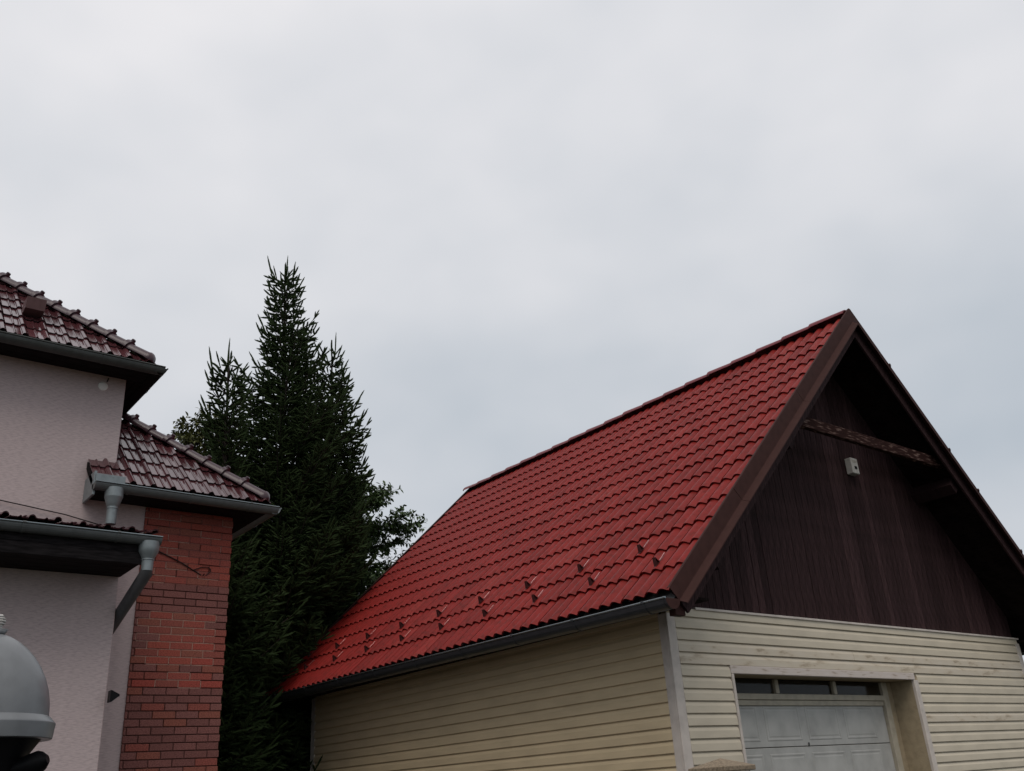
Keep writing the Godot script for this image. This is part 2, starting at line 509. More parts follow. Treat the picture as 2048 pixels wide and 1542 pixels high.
# ------------------------------------------------------------------ the garage
func garage() -> void:
	var g := thing("garage", "cream clad garage with steep red tiled roof and dark timber gable", "garage")
	var ang := atan2(HR - HE, W * 0.5 + OV)
	var ca := cos(ang)
	var sa := sin(ang)
	var zf := OG - 0.012
	var zb := -L - OG + 0.012
	var slope := Vector2(W * 0.5 + OV, HR - HE).length()
	# --- walls
	walls(g)
	gable(g, ca, sa)
	door(g)
	# --- roof deck, one slab a slope
	for side in [0, 1]:
		var ex := Vector3(ca, sa, 0) if side == 0 else Vector3(-ca, sa, 0)
		var en := Vector3(-sa, ca, 0) if side == 0 else Vector3(sa, ca, 0)
		var o := Vector3(-OV if side == 0 else W + OV, HE, 0)
		var m := MB.new()
		var boards := 22
		# the deck is boarded: each board shows from below as its own strip
		for k in boards:
			var v0 := 0.06 + (slope - 0.06) * k / boards
			var v1 := 0.06 + (slope - 0.06) * (k + 1) / boards - 0.004
			prism(m, [[v0, -0.135 + 0.003 * (k % 2)], [v1, -0.135 + 0.003 * (k % 2)], [v1, -0.05], [v0, -0.05]], o + Vector3(0, 0, zb + 0.02), ex, en, Vector3(0, 0, zf - zb - 0.04))
		var deck := part(g, "roof", build(m), "deck")
		deck.set_meta("label", "red tiled slope facing the house" if side == 0 else "far slope of the roof")
		# tiles
		var tw := (zf - zb) / 28.0
		var pr := func(s: float) -> float:
			var p := fposmod(s * 2.0 + 0.25, 1.0)
			var w: float = 0.5 - 0.5 * cos(TAU * p)
			return 0.034 * pow(w, 0.62) + (0.005 if s > 0.955 else 0.0)
		var shape := tile_shape(tw, 0.40, pr, 18, 0.025, 0.013)
		var tmesh := build(shape)
		var rest := MB.new()
		var basis := Basis(Vector3(0, 0, 1), ex, en) if side == 0 else Basis(Vector3(0, 0, -1), ex, en)
		var count := 0
		for row in 15:
			var v := 0.0 if row == 0 else 0.36 + 0.336 * (row - 1)
			for col in 28:
				var z0 := zf - (col + 1) * tw if side == 0 else zb + (col + 1) * tw
				var jit := Vector3(0, 0, 0) + ex * rng.randf_range(-0.004, 0.004) + en * rng.randf_range(-0.0015, 0.0015)
				var xf := Transform3D(basis.rotated(en, rng.randf_range(-0.004, 0.004)), o + ex * v + en * -0.02 + Vector3(0, 0, z0) + jit)
				# the 300 that show largest: the rows from the eave up, nearer columns first
				if side == 0 and (col + row * 0.75) < 20.6 and count < 300:
					var k: int = [0, 0, 1, 3, 4, 0, 3, 2, 4, 1][rng.randi() % 10]
					part(deck, "tile", tmesh, "red_tile%d" % k, xf)
					count += 1
				else:
					join(rest, moved(shape, xf))
		var r := part(deck, "tiles", build(rest), "red_tile0")
		r.set_meta("kind", "stuff")
		# lead strip between the last tile and the gutter
		var lm := MB.new()
		var n := 90
		for k in n:
			var z0 := lerpf(zf, zb, float(k) / n)
			var z1 := lerpf(zf, zb, float(k + 1) / n)
			var w0 := 0.010 * sin(k * 1.7) + 0.007 * sin(k * 0.61)
			var w1 := 0.010 * sin((k + 1) * 1.7) + 0.007 * sin((k + 1) * 0.61)
			var A := o + ex * 0.12 - en * 0.045
			var B := o - ex * 0.035 - en * 0.055
			var dn := Vector3(0, -0.055, 0)
			quad(lm, A + Vector3(0, 0, z0), A + Vector3(0, 0, z1), B + en * w1 + Vector3(0, 0, z1), B + en * w0 + Vector3(0, 0, z0), en)
			quad(lm, B + en * w0 + Vector3(0, 0, z0), B + en * w1 + Vector3(0, 0, z1), B + dn + en * w1 * 0.4 + Vector3(0, 0, z1), B + dn + en * w0 * 0.4 + Vector3(0, 0, z0), -ex)
		part(g, "eave_flashing", build(lm), "lead")
		# fascia board behind the gutter
		var fx := -OV + 0.07 if side == 0 else W + OV - 0.07
		part(g, "fascia", boxmesh(Vector3(fx - 0.012, HE - 0.125, zb + 0.03), Vector3(fx + 0.012, HE - 0.06, zf - 0.03), 0.002), "deck")
		# boxed eave underside, plank by plank
		var so := MB.new()
		var x0 := minf(fx, 0.0 if side == 0 else W)
		var x1 := maxf(fx, 0.0 if side == 0 else W)
		for k in 4:
			box(so, Vector3(lerpf(x0, x1, k / 4.0) + 0.002, HE - 0.06 + 0.02, zb + 0.05), Vector3(lerpf(x0, x1, (k + 1) / 4.0) - 0.002, HE - 0.02, zf - 0.05))
		part(g, "eave_soffit", build(so), "deck")
		gutter_side(g, side, zf, zb)
		# verge flashing in three lengths at each gable end
		for end in [0, 1]:
			var zz := OG if end == 0 else -L - OG
			var zo := 1.0 if end == 0 else -1.0
			var cuts := [-0.02, 1.40, 3.23, slope + 0.03]
			for k in 3:
				var fm := MB.new()
				var up := 0.0 if k == 0 else 0.003
				var prof := [Vector2(0.040, -0.030), Vector2(0.048, -0.004), Vector2(0.044, 0.006), Vector2(-0.092, 0.009), Vector2(-0.098, 0.014), Vector2(-0.128, 0.068), Vector2(-0.138, 0.068)]
				for q in prof.size():
					prof[q] += Vector2(0, up * 0.6)
				var p0: Vector3 = o + ex * cuts[k] + Vector3(0, 0, zz)
				var p1: Vector3 = o + ex * (cuts[k + 1] - (0.003 if k < 2 else 0.0)) + Vector3(0, 0, zz)
				sheet(fm, prof, 0.0025 if end == 0 else -0.0025, p0, p1, en, Vector3(0, 0, zo))
				var fl := MB.new()
				if k == 2:
					fl = clip(fm, Plane(Vector3(1 if side == 0 else -1, 0, 0), (W * 0.5) * (1 if side == 0 else -1)))
				else:
					fl = fm
				part(g, "verge_flashing", build(fl), "verge_brown")
			# barge board behind it
			var bm := MB.new()
			var zi := zz - zo * 0.030
			prism(bm, [[0.0, -0.235], [slope, -0.235], [slope, -0.02], [0.0, -0.02]], o + Vector3(0, 0, zi), ex, en, Vector3(0, 0, zo * 0.024))
			var bb := clip(bm, Plane(Vector3(1 if side == 0 else -1, 0, 0), (W * 0.5 - 0.002) * (1 if side == 0 else -1)))
			part(g, "barge_board", build(bb), "timber0")
		# purlin ends under the gable overhang
		for v in ([0.75, 2.72] if side == 0 else [2.72]):
			var pm := MB.new()
			prism(pm, [[-0.07, -0.31], [0.07, -0.31], [0.07, -0.138], [-0.07, -0.138]], o + ex * v + Vector3(0, 0, -0.05), ex, en, Vector3(0, 0, OG - 0.02))
			part(g, "purlin", build(pm), "timber1")
		if side == 0:
			guards(g, o, ex, en)
		else:
			for v in [4.389, 3.05, 2.39, 1.38]:
				var cm := MB.new()
				prism(cm, [[-0.02, 0.03], [0.016, 0.03], [0.022, 0.056], [0.004, 0.066], [-0.014, 0.054]], o + ex * v + Vector3(0, 0, OG - 0.03), ex, en, Vector3(0, 0, 0.045))
				part(g, "verge_clip", build(cm), "verge_brown")
	ridge(g, zf, zb)

func gutter_side(g: Node3D, side: int, zf: float, zb: float) -> void:
	var s := -1.0 if side == 0 else 1.0
	var gx := -OV - 0.048 if side == 0 else W + OV + 0.048
	var a := Vector3(gx, EYE + 1.322, zf + 0.04)
	var b := Vector3(gx, EYE + 1.372, zb)
	var m := MB.new()
	trough(m, a, b, Vector3(s, 0, 0), 0.082)
	half_disc(m, b, Vector3(s, 0, 0), 0.0815, Vector3(0, 0, -1))
	var o := part(g, "gutter", build(m), "gutter_dark")
	var ec := MB.new()
	half_disc(ec, a + Vector3(0, 0, 0.001), Vector3(s, 0, 0), 0.0835, Vector3(0, 0, 1))
	half_disc(ec, a - Vector3(0, 0, 0.022), Vector3(s, 0, 0), 0.0835, Vector3(0, 0, 1))
	part(o, "end_cap", build(ec), "verge_brown")
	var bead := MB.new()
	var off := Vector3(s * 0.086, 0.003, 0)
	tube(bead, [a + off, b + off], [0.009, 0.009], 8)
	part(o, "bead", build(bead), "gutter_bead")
	for k in 9:
		var t := (0.25 + k * 0.86) / a.distance_to(b)
		var c := a.lerp(b, t)
		var bm := MB.new()
		var pr := []
		for q in 13:
			var th := PI * q / 12.0
			pr.append(Vector2(cos(th), -sin(th)) * 0.087)
		pr.reverse()
		sheet(bm, pr, 0.003, c + Vector3(0, 0, 0.013), c - Vector3(0, 0, 0.013), Vector3(s, 0, 0), Vector3.UP)
		box(bm, c + Vector3(s * 0.090 - 0.009, -0.008, -0.013), c + Vector3(s * 0.090 + 0.009, 0.014, 0.013), 0.002)
		part(o, "bracket", build(bm), "gutter_dark")
	if side == 0:
		# the closing board at the foot of the verge
		part(g, "verge_block", boxmesh(Vector3(-OV + 0.03, HE - 0.19, OG - 0.10), Vector3(-OV + 0.15, HE - 0.09, OG - 0.03), 0.004), "verge_brown")

func ridge(g: Node3D, zf: float, zb: float) -> void:
	# ridge caps, each lapping over the next
	var n := 19
	var step := (zf - zb) / n
	var m := MB.new()
	var ln := step + 0.05
	for k in 10:
		var nn := []
		var p := []
		for q in [k, k + 1]:
			var t: float = PI * (0.08 + 0.84 * q / 10.0)
			var d := Vector3(cos(t), sin(t), 0)
			nn.append(d)
			for e in [0.0, 1.0]:
				p.append(d * lerpf(0.096, 0.128, e) * Vector3(1.2, 1.0, 1) + Vector3(0, 0, -ln * e))
		stri(m, [p[0], p[2], p[3]], [nn[0], nn[1], nn[1]])
		stri(m, [p[0], p[3], p[1]], [nn[0], nn[1], nn[0]])
		for e in [0, 1]:
			var a: Vector3 = p[e]
			var b: Vector3 = p[2 + e]
			var inw := Vector3(0.86, 0.86, 1)
			quad(m, a, b, b * inw, a * inw, Vector3(0, 0, 1 if e == 0 else -1))
	var mesh := build(m)
	for k in n:
		var xf := Transform3D(Basis.from_euler(Vector3(rng.randf_range(-0.006, 0.006) - 0.03, 0, rng.randf_range(-0.012, 0.012))), Vector3(W * 0.5, HR - 0.045 + rng.randf_range(-0.003, 0.003), zf - 0.02 - k * step))
		part(g, "ridge_cap", mesh, "ridge_red", xf)

func guards(g: Node3D, o: Vector3, ex: Vector3, en: Vector3) -> void:
	# snow guards: a folded plate on a strap that runs up under the tile above
	var m := MB.new()
	var w := 0.034
	prism(m, [[0.0, 0.0], [0.061, 0.003], [0.046, 0.062], [0.042, 0.060]], Vector3(-0.004, 0, 0), Vector3(0, 1, 0), Vector3(0, 0, 1), Vector3(0.008, 0, 0))
	for s in [[[0.0, 0.0], [0.004, 0.0], [0.048, 0.062], [0.044, 0.064]], [[0.044, 0.060], [0.057, 0.003], [0.061, 0.003], [0.048, 0.062]], [[-0.01, 0.0], [0.07, 0.0], [0.07, 0.003], [-0.01, 0.003]]]:
		prism(m, s, Vector3(-w * 0.5, 0, 0), Vector3(0, 1, 0), Vector3(0, 0, 1), Vector3(w, 0, 0))
	var mesh := build(m)
	var st := boxmesh(Vector3(-0.005, 0.0, 0.0), Vector3(0.005, 0.11, 0.004), 0.001)
	for row in 2:
		for k in 9:
			var z := (0.166 if row == 0 else -0.229) - 0.833 * k
			if z < -7.0:
				continue
			var v := 0.40 + 0.336 * row
			var xf := Transform3D(Basis(Vector3(0, 0, 1), ex, en).rotated(en, rng.randf_range(-0.05, 0.05)), o + ex * v + en * 0.034 + Vector3(0, 0, z))
			var gd := part(g, "snow_guard", mesh, "guard_red", xf)
			part(gd, "strap", st, "strap", Transform3D(Basis.IDENTITY, Vector3(0.012, 0.075, 0.006)))

func clad_profile() -> Array:
	# depth out of the wall, height within the course
	return [[0.0, 0.0], [0.020, 0.0], [0.0215, 0.003], [0.0192, 0.060], [0.0100, 0.083], [0.0095, 0.0885], [0.001, 0.0895], [0.001, COURSE - 0.001], [0.0, COURSE - 0.001]]

func clad(parent: Node3D, y: float, a: Vector3, b: Vector3, out: Vector3, material: String, top := 1.0) -> void:
	var m := MB.new()
	var pr := clad_profile()
	if top < 1.0:
		pr = [[0.0, 0.0], [0.020, 0.0], [0.0215, 0.003], [0.0185, COURSE * top], [0.0, COURSE * top]]
	prism(m, pr, Vector3(a.x, y, a.z) + out * rng.randf_range(0.0, 0.0012), out, Vector3.UP, Vector3(b.x - a.x, 0, b.z - a.z))
	part(parent, "board", build(m), material)

func walls(g: Node3D) -> void:
	var x0 := 0.70
	var x1 := 3.90
	var top := H + 0.07
	# front wall in three slabs round the doorway
	var m := MB.new()
	box(m, Vector3(0.0, 0, -0.27), Vector3(0.77, top, 0.0))
	box(m, Vector3(3.8176, 0, -0.27), Vector3(W, top, 0.0))
	box(m, Vector3(0.77, EYE + 0.8514, -0.27), Vector3(3.8176, top, 0.0))
	var fw := part(g, "front_wall", build(m), "reveal_tan")
	# courses: lap line i at H - i * COURSE is the lower edge of board i - 1
	for i in range(0, 30):
		var y := H - i * COURSE
		if y < 0.02:
			break
		var mt := "cladding_stained" if i in [3, 4] else "cladding"
		var tp := 0.68 if i == 0 else 1.0
		if y > EYE + 0.90:
			if i == 3:
				clad(fw, y, Vector3(0.083, 0, 0), Vector3(2.75, 0, 0), Vector3(0, 0, 1), mt, tp)
				clad(fw, y, Vector3(2.754, 0, 0), Vector3(W - 0.02, 0, 0), Vector3(0, 0, 1), mt, tp)
			elif i == 4:
				clad(fw, y, Vector3(0.083, 0, 0), Vector3(3.62, 0, 0), Vector3(0, 0, 1), mt, tp)
				clad(fw, y, Vector3(3.623, 0, 0), Vector3(W - 0.02, 0, 0), Vector3(0, 0, 1), mt, tp)
			else:
				clad(fw, y, Vector3(0.083, 0, 0), Vector3(W - 0.02, 0, 0), Vector3(0, 0, 1), mt, tp)
		else:
			clad(fw, y, Vector3(0.083, 0, 0), Vector3(0.732, 0, 0), Vector3(0, 0, 1), mt, tp)
			clad(fw, y, Vector3(3.905, 0, 0), Vector3(W - 0.02, 0, 0), Vector3(0, 0, 1), "cladding_stained" if i in [9] else "cladding", tp)
	# ledge strip that caps the cladding
	part(fw, "cap_strip", boxmesh(Vector3(0.36, top - 0.006, -0.03), Vector3(W + 0.02, top + 0.016, 0.034), 0.003), "trim_white")
	# left wall
	var m2 := MB.new()
	box(m2, Vector3(0.0, 0, -L), Vector3(0.2, HE - 0.02, -0.272))
	var lw := part(g, "side_wall", build(m2), "reveal_tan")
	for i in range(-1, 30):
		var y := H - i * COURSE
		if y < 0.02:
			break
		clad(lw, y, Vector3(0, 0, -0.083), Vector3(0, 0, -L + 0.083), Vector3(-1, 0, 0), "cladding_side", 0.55 if i == -1 else 1.0)
	# right and back walls
	part(g, "side_wall", boxmesh(Vector3(W - 0.2, 0, -L), Vector3(W, HE - 0.02, -0.272)), "cladding")
	part(g, "back_wall", boxmesh(Vector3(0.202, 0, -L), Vector3(W - 0.202, HE - 0.02, -L + 0.2)), "cladding")
	# corner posts
	for c in [[0.0, 0.0, 1, 1], [W, 0.0, -1, 1], [0.0, -L, 1, -1]]:
		var pm := MB.new()
		var xa: float = c[0] - 0.022 * c[2]
		var za: float = c[1] + 0.022 * c[3]
		box(pm, Vector3(minf(xa, c[0] + 0.082 * c[2]), 0, minf(za, c[1])), Vector3(maxf(xa, c[0] + 0.082 * c[2]), H + 0.018, maxf(za, c[1])), 0.004)
		box(pm, Vector3(minf(xa, c[0]), 0, minf(c[1] - 0.001 * c[3], c[1] - 0.085 * c[3])), Vector3(maxf(xa, c[0]), H + 0.018, maxf(c[1] - 0.001 * c[3], c[1] - 0.085 * c[3])), 0.004)
		part(g, "corner_post", build(pm), "trim_white")

func gable(g: Node3D, ca: float, sa: float) -> void:
	var base := H + 0.088
	var back := MB.new()
	# backing triangle
	var pk := HR - 0.16
	var wl := [[0.0, base - 0.09], [W, base - 0.09], [W, HE + 0.33], [W * 0.5, pk], [0.0, HE + 0.33]]
	prism(back, wl, Vector3(0, 0, -0.16), Vector3(1, 0, 0), Vector3(0, 1, 0), Vector3(0, 0, 0.10))
	var gb := part(g, "gable", build(back), "timber1")
	var n := 62
	var bw := W / n
	for k in n:
		var xa := k * bw + 0.003
		var xb := (k + 1) * bw - 0.003
		var f := func(x: float) -> float:
			return HE + (minf(x, W - x) + OV) * sa / ca - 0.14 / ca
		var ya: float = f.call(xa)
		var yb: float = f.call(xb)
		var m := MB.new()
		var poly := [[xa, base], [xb, base], [xb, yb], [xa, ya]]
		if xa < W * 0.5 and xb > W * 0.5:
			poly = [[xa, base], [xb, base], [xb, yb], [W * 0.5, f.call(W * 0.5)], [xa, ya]]
		var dz := rng.randf_range(0.0, 0.003)
		prism(m, poly, Vector3(0, 0, -0.058), Vector3(1, 0, 0), Vector3(0, 1, 0), Vector3(0, 0, 0.024 + dz))
		part(gb, "board", build(m), "timber%d" % [0, 0, 1, 2, 3, 3][rng.randi() % 6])
	# back gable, plain
	var bk := MB.new()
	prism(bk, [[0.0, HE - 0.03], [W, HE - 0.03], [W, HE + 0.33], [W * 0.5, pk], [0.0, HE + 0.33]], Vector3(0, 0, -L), Vector3(1, 0, 0), Vector3(0, 1, 0), Vector3(0, 0, 0.10))
	part(g, "gable", build(bk), "timber0")
	# weathered collar beam across the gable overhang
	var bm := MB.new()
	box(bm, Vector3(1.62, EYE + 3.322, 0.40), Vector3(W - 1.62, EYE + 3.452, 0.46), 0.006)
	var b := part(g, "collar_beam", build(bm), "beam")
	b.set_meta("label", "weathered beam with flaking paint across the gable")

func door(g: Node3D) -> void:
	var x0 := 0.77
	var x1 := 3.8176
	var yt := EYE + 0.8514
	var zd := -0.25
	var d := thing_part(g, "garage_door")
	# surround trim
	part(d, "lintel_trim", boxmesh(Vector3(0.735, yt - 0.004, -0.01), Vector3(3.845, yt + 0.066, 0.026), 0.004), "trim_peeled")
	part(d, "jamb_trim", boxmesh(Vector3(0.737, 0, -0.01), Vector3(0.770, yt - 0.006, 0.028), 0.004), "trim_white")
	part(d, "jamb_trim", boxmesh(Vector3(3.816, 0, -0.01), Vector3(3.902, yt - 0.006, 0.026), 0.004), "trim_white")
	# frame of the door and transom
	for f in [[0.772, 0.80, 0.0, yt], [3.60, 3.7, 0.0, yt], [0.80, 3.60, yt - 0.195, yt - 0.138]]:
		part(d, "frame_bar", boxmesh(Vector3(f[0], f[2], zd - 0.05), Vector3(f[1], f[3] - 0.002, zd + 0.006), 0.004), "frame_cream")
	part(d, "frame_bar", boxmesh(Vector3(3.702, 0.0, zd - 0.05), Vector3(3.816, yt - 0.002, zd - 0.01), 0.004), "reveal_tan")
	part(d, "frame_bar", boxmesh(Vector3(0.80, yt - 0.246, zd - 0.05), Vector3(3.60, yt - 0.197, zd - 0.012), 0.003), "frame_cream")
	for x in [1.74, 2.715]:
		part(d, "mullion", boxmesh(Vector3(x - 0.028, yt - 0.136, zd - 0.05), Vector3(x + 0.028, yt - 0.004, zd + 0.004), 0.005), "frame_cream")
	for p in [[0.80, 1.712], [1.768, 2.687], [2.743, 3.60]]:
		part(d, "pane", boxmesh(Vector3(p[0] + 0.001, yt - 0.137, zd - 0.032), Vector3(p[1] - 0.001, yt - 0.003, zd - 0.027)), "glass_dark")
	part(d, "interior_board", boxmesh(Vector3(0.78, yt - 0.6, zd - 0.75), Vector3(3.80, yt + 0.1, zd - 0.72)), "interior")
	# sectional leaf: four sections with pressed panels
	var top := EYE + 0.628
	var joints := [top, EYE + 0.228, EYE - 0.30, EYE - 0.83, 0.02]
	for k in 4:
		var y1: float = joints[k] - (0.0 if k == 0 else 0.003)
		var y0: float = joints[k + 1] + 0.003
		var m := MB.new()
		box(m, Vector3(0.80, y0, zd - 0.075), Vector3(3.60, y1, zd - 0.035), 0.004)
		var sec := part(d, "door_section", build(m), "door_grey")
		for q in 4:
			var xa := 0.845 + 0.66 * q
			var pm := MB.new()
			# a pressed panel: a raised field inside a sunken moulding
			var lo := Vector2(xa, y0 + 0.052)
			var hi := Vector2(xa + 0.555, y1 - (0.028 if k == 0 else 0.055))
			var steps := [[0.0, 0.0], [0.007, 0.0035], [0.016, 0.0035], [0.026, 0.0005], [0.034, 0.0005], [0.046, 0.003]]
			var z := zd - 0.0345
			for s in steps.size() - 1:
				var i0: float = steps[s][0]
				var i1: float = steps[s + 1][0]
				var c0 := [Vector3(lo.x + i0, lo.y + i0, z + steps[s][1]), Vector3(hi.x - i0, lo.y + i0, z + steps[s][1]), Vector3(hi.x - i0, hi.y - i0, z + steps[s][1]), Vector3(lo.x + i0, hi.y - i0, z + steps[s][1])]
				var c1 := [Vector3(lo.x + i1, lo.y + i1, z + steps[s + 1][1]), Vector3(hi.x - i1, lo.y + i1, z + steps[s + 1][1]), Vector3(hi.x - i1, hi.y - i1, z + steps[s + 1][1]), Vector3(lo.x + i1, hi.y - i1, z + steps[s + 1][1])]
				for e in 4:
					quad(pm, c0[e], c0[(e + 1) % 4], c1[(e + 1) % 4], c1[e], Vector3(0, 0, 1))
			var ie: float = steps[-1][0]
			quad(pm, Vector3(lo.x + ie, lo.y + ie, z + steps[-1][1]), Vector3(hi.x - ie, lo.y + ie, z + steps[-1][1]), Vector3(hi.x - ie, hi.y - ie, z + steps[-1][1]), Vector3(lo.x + ie, hi.y - ie, z + steps[-1][1]), Vector3(0, 0, 1))
			part(sec, "panel", build(pm), "door_grey")
	part(d, "latch", boxmesh(Vector3(2.132, EYE + 0.226, zd - 0.04), Vector3(2.140, EYE + 0.262, zd - 0.02), 0.001), "door_seam")

func thing_part(parent: Node3D, called: String) -> Node3D:
	var o := Node3D.new()
	o.name = called
	parent.add_child(o, true)
	return o

# ------------------------------------------------------------------ the house
func house() -> void:
	var h := thing("house", "pinkish rendered house with brown glazed tile roofs and a brick clad wing", "house")
	var xt := -3.61      # right corner of the tall block
	var xw := -2.30      # right corner of the wing
	var yt := EYE + 4.40
	var yw := EYE + 3.00
	# walls
	part(h, "main_wall", boxmesh(Vector3(-10.5, 0, -10.0), Vector3(xt, yt + 0.1, ZW), 0.006), "render_pink")
	part(h, "wing_wall", boxmesh(Vector3(xt + 0.001, 0, -8.6), Vector3(xw - 0.022, yw + 0.1, ZW + 0.0005), 0.003), "render_pink")
	bricks(h, xw, yw)
	porch(h)
	# soffits of dark planks
	soffit(h, -10.5, -3.42, ZW, -3.80, yt)
	soffit_x(h, xt, -3.42, -10.0, ZW - 0.001, yt)
	soffit(h, -3.86, -1.98, ZW, -3.82, yw)
	soffit_x(h, xw, -1.98, -8.6, ZW - 0.001, yw)
	# roofs: eave height, right eave corner, left end, how far the slopes run
	hip_roof(h, Vector3(-3.435, yt + 0.075, -3.83), -10.9, 3.6, 9, true)
	hip_roof(h, Vector3(-2.02, yw + 0.105, -3.86), -3.90, 1.62, 6, false)
	# gutters
	house_gutter(h, Vector3(-10.9, yt + 0.035, -3.80), Vector3(-3.345, yt + 0.030, -3.80), Vector3(0, 0, 1), 0.07, "zinc_aged", 6, true)
	house_gutter(h, Vector3(-3.385, yt + 0.030, -3.76), Vector3(-3.385, yt + 0.030, -10.0), Vector3(1, 0, 0), 0.07, "soffit_dark", 5, true)
	house_gutter(h, Vector3(-3.90, yw + 0.062, -3.815), Vector3(-1.955, yw + 0.045, -3.815), Vector3(0, 0, 1), 0.070, "zinc_mid", 3, true)
	house_gutter(h, Vector3(-1.99, yw + 0.045, -3.78), Vector3(-1.99, yw + 0.045, -8.6), Vector3(1, 0, 0), 0.070, "zinc", 4, false)
	# metal box that closes the wing eave against the tall wall
	var fb := part(h, "flashing_box", boxmesh(Vector3(-3.90, yw - 0.05, -4.19), Vector3(-3.875, yw + 0.20, -3.84), 0.003), "zinc")
	part(fb, "front_plate", boxmesh(Vector3(-3.885, yw + 0.055, -3.832), Vector3(-3.60, yw + 0.172, -3.825), 0.002), "zinc")
	# outlet and downpipe of the wing gutter
	outlet(h, Vector3(-3.70, yw + 0.03, -3.812), [Vector3(-3.70, yw - 0.175, -3.812), Vector3(-3.70, EYE + 2.66, -3.812)], 0.088, 0.051, false)
	# porch gutter outlet with the slanting pipe
	outlet(h, Vector3(-3.615, EYE + 2.245, -2.79), [Vector3(-3.615, EYE + 2.09, -2.79), Vector3(-3.615, EYE + 1.985, -2.79)], 0.088, 0.051, true)
	var pm := MB.new()
	tube(pm, [Vector3(-3.615, EYE + 2.03, -2.79), Vector3(-3.615, EYE + 1.965, -2.80), Vector3(-3.612, EYE + 1.52, -4.05), Vector3(-3.612, EYE + 1.42, -4.11), Vector3(-3.612, 0.05, -4.11)], [0.047, 0.049, 0.049, 0.049, 0.049], 16)
	part(h, "downpipe", build(pm), "zinc_dark")
	# roof ventilator tile on the tall roof
	var v := MB.new()
	prism(v, [[0.0, 0.0], [0.20, 0.02], [0.235, 0.14], [0.02, 0.155]], Vector3(-4.71, EYE + 4.98, -4.42), Vector3(0, 0.06, 1).normalized(), Vector3.UP, Vector3(0.19, 0, 0))
	part(h, "roof_ventilator", build(v), "vent_brown")

func soffit(h: Node3D, x0: float, x1: float, z0: float, z1: float, y: float) -> void:
	var n := 3
	for k in n:
		var a := lerpf(z0, z1, float(k) / n)
		var b := lerpf(z0, z1, float(k + 1) / n)
		part(h, "soffit_plank", boxmesh(Vector3(x0, y, minf(a, b) + 0.003), Vector3(x1, y + 0.022, maxf(a, b) - 0.003), 0.003), "soffit_dark")
	part(h, "fascia", boxmesh(Vector3(x0, y - 0.012, z1 - 0.02), Vector3(x1 + 0.02, y + 0.06, z1), 0.003), "soffit_dark")

func soffit_x(h: Node3D, x0: float, x1: float, z0: float, z1: float, y: float) -> void:
	for k in 2:
		var a := lerpf(x0, x1, k / 2.0)
		var b := lerpf(x0, x1, (k + 1) / 2.0)
		part(h, "soffit_plank", boxmesh(Vector3(a + 0.003, y, z0), Vector3(b - 0.003, y + 0.022, z1), 0.003), "soffit_dark")
	part(h, "fascia", boxmesh(Vector3(x1, y - 0.011, z0), Vector3(x1 + 0.02, y + 0.06, z1 + 0.38), 0.003), "soffit_dark")

func house_gutter(h: Node3D, a: Vector3, b: Vector3, out: Vector3, r: float, material: String, brackets: int, caps: bool) -> void:
	var m := MB.new()
	trough(m, a, b, out, r)
	if caps:
		half_disc(m, a, out, r - 0.0005, (a - b).normalized())
		half_disc(m, b, out, r - 0.0005, (b - a).normalized())
	var o := part(h, "gutter", build(m), material)
	var bm := MB.new()
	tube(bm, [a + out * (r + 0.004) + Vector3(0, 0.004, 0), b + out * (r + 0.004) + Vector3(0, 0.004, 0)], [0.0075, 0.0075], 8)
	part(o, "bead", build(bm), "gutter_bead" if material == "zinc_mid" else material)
	for k in brackets:
		var t := (k + 0.5) / brackets
		var c := a.lerp(b, t)
		var along := (b - a).normalized() * 0.012
		var k2 := MB.new()
		var pr := []
		for q in 13:
			var th := PI * q / 12.0
			pr.append(Vector2(cos(th), -sin(th)) * (r + 0.0045))
		pr.reverse()
		sheet(k2, pr, 0.003, c - along, c + along, out, Vector3.UP)
		tube(k2, [c - along + out * (r + 0.006) + Vector3(0, 0.004, 0), c + along + out * (r + 0.006) + Vector3(0, 0.004, 0)], [0.0105, 0.0105], 8)
		part(o, "bracket", build(k2), material)

func outlet(h: Node3D, at: Vector3, pipe: Array, rt: float, rb: float, round_bowl: bool) -> void:
	var m := MB.new()
	var dep: float = at.y - pipe[0].y
	var pr := []
	for s in ([[0.0, 1.0], [0.30, 1.0], [0.46, 0.985], [0.62, 0.92], [0.76, 0.80], [0.88, 0.68], [0.96, 0.63], [0.97, 0.60], [1.0, 0.60]] if round_bowl else [[0.0, 1.0], [0.46, 1.0], [0.47, 0.99], [0.60, 0.89], [0.75, 0.78], [0.90, 0.66], [0.91, 0.60], [1.0, 0.60]]):
		pr.append(Vector2(rt * s[1], -dep * s[0]))
	pr.reverse()
	lathe(m, pr, 24)
	var o := part(h, "outlet", build(m), "zinc", Transform3D(Basis.IDENTITY, at))
	var t := MB.new()
	tube(t, pipe, [rb, rb * 0.97], 20)
	part(h, "downpipe", build(t), "zinc")
	var c := MB.new()
	lathe(c, [Vector2(rb + 0.002, -0.006), Vector2(rb + 0.007, 0.0), Vector2(rb + 0.002, 0.006)], 20)
	part(o, "collar", build(c), "zinc", Transform3D(Basis.IDENTITY, Vector3(0, -dep - 0.006, 0)))

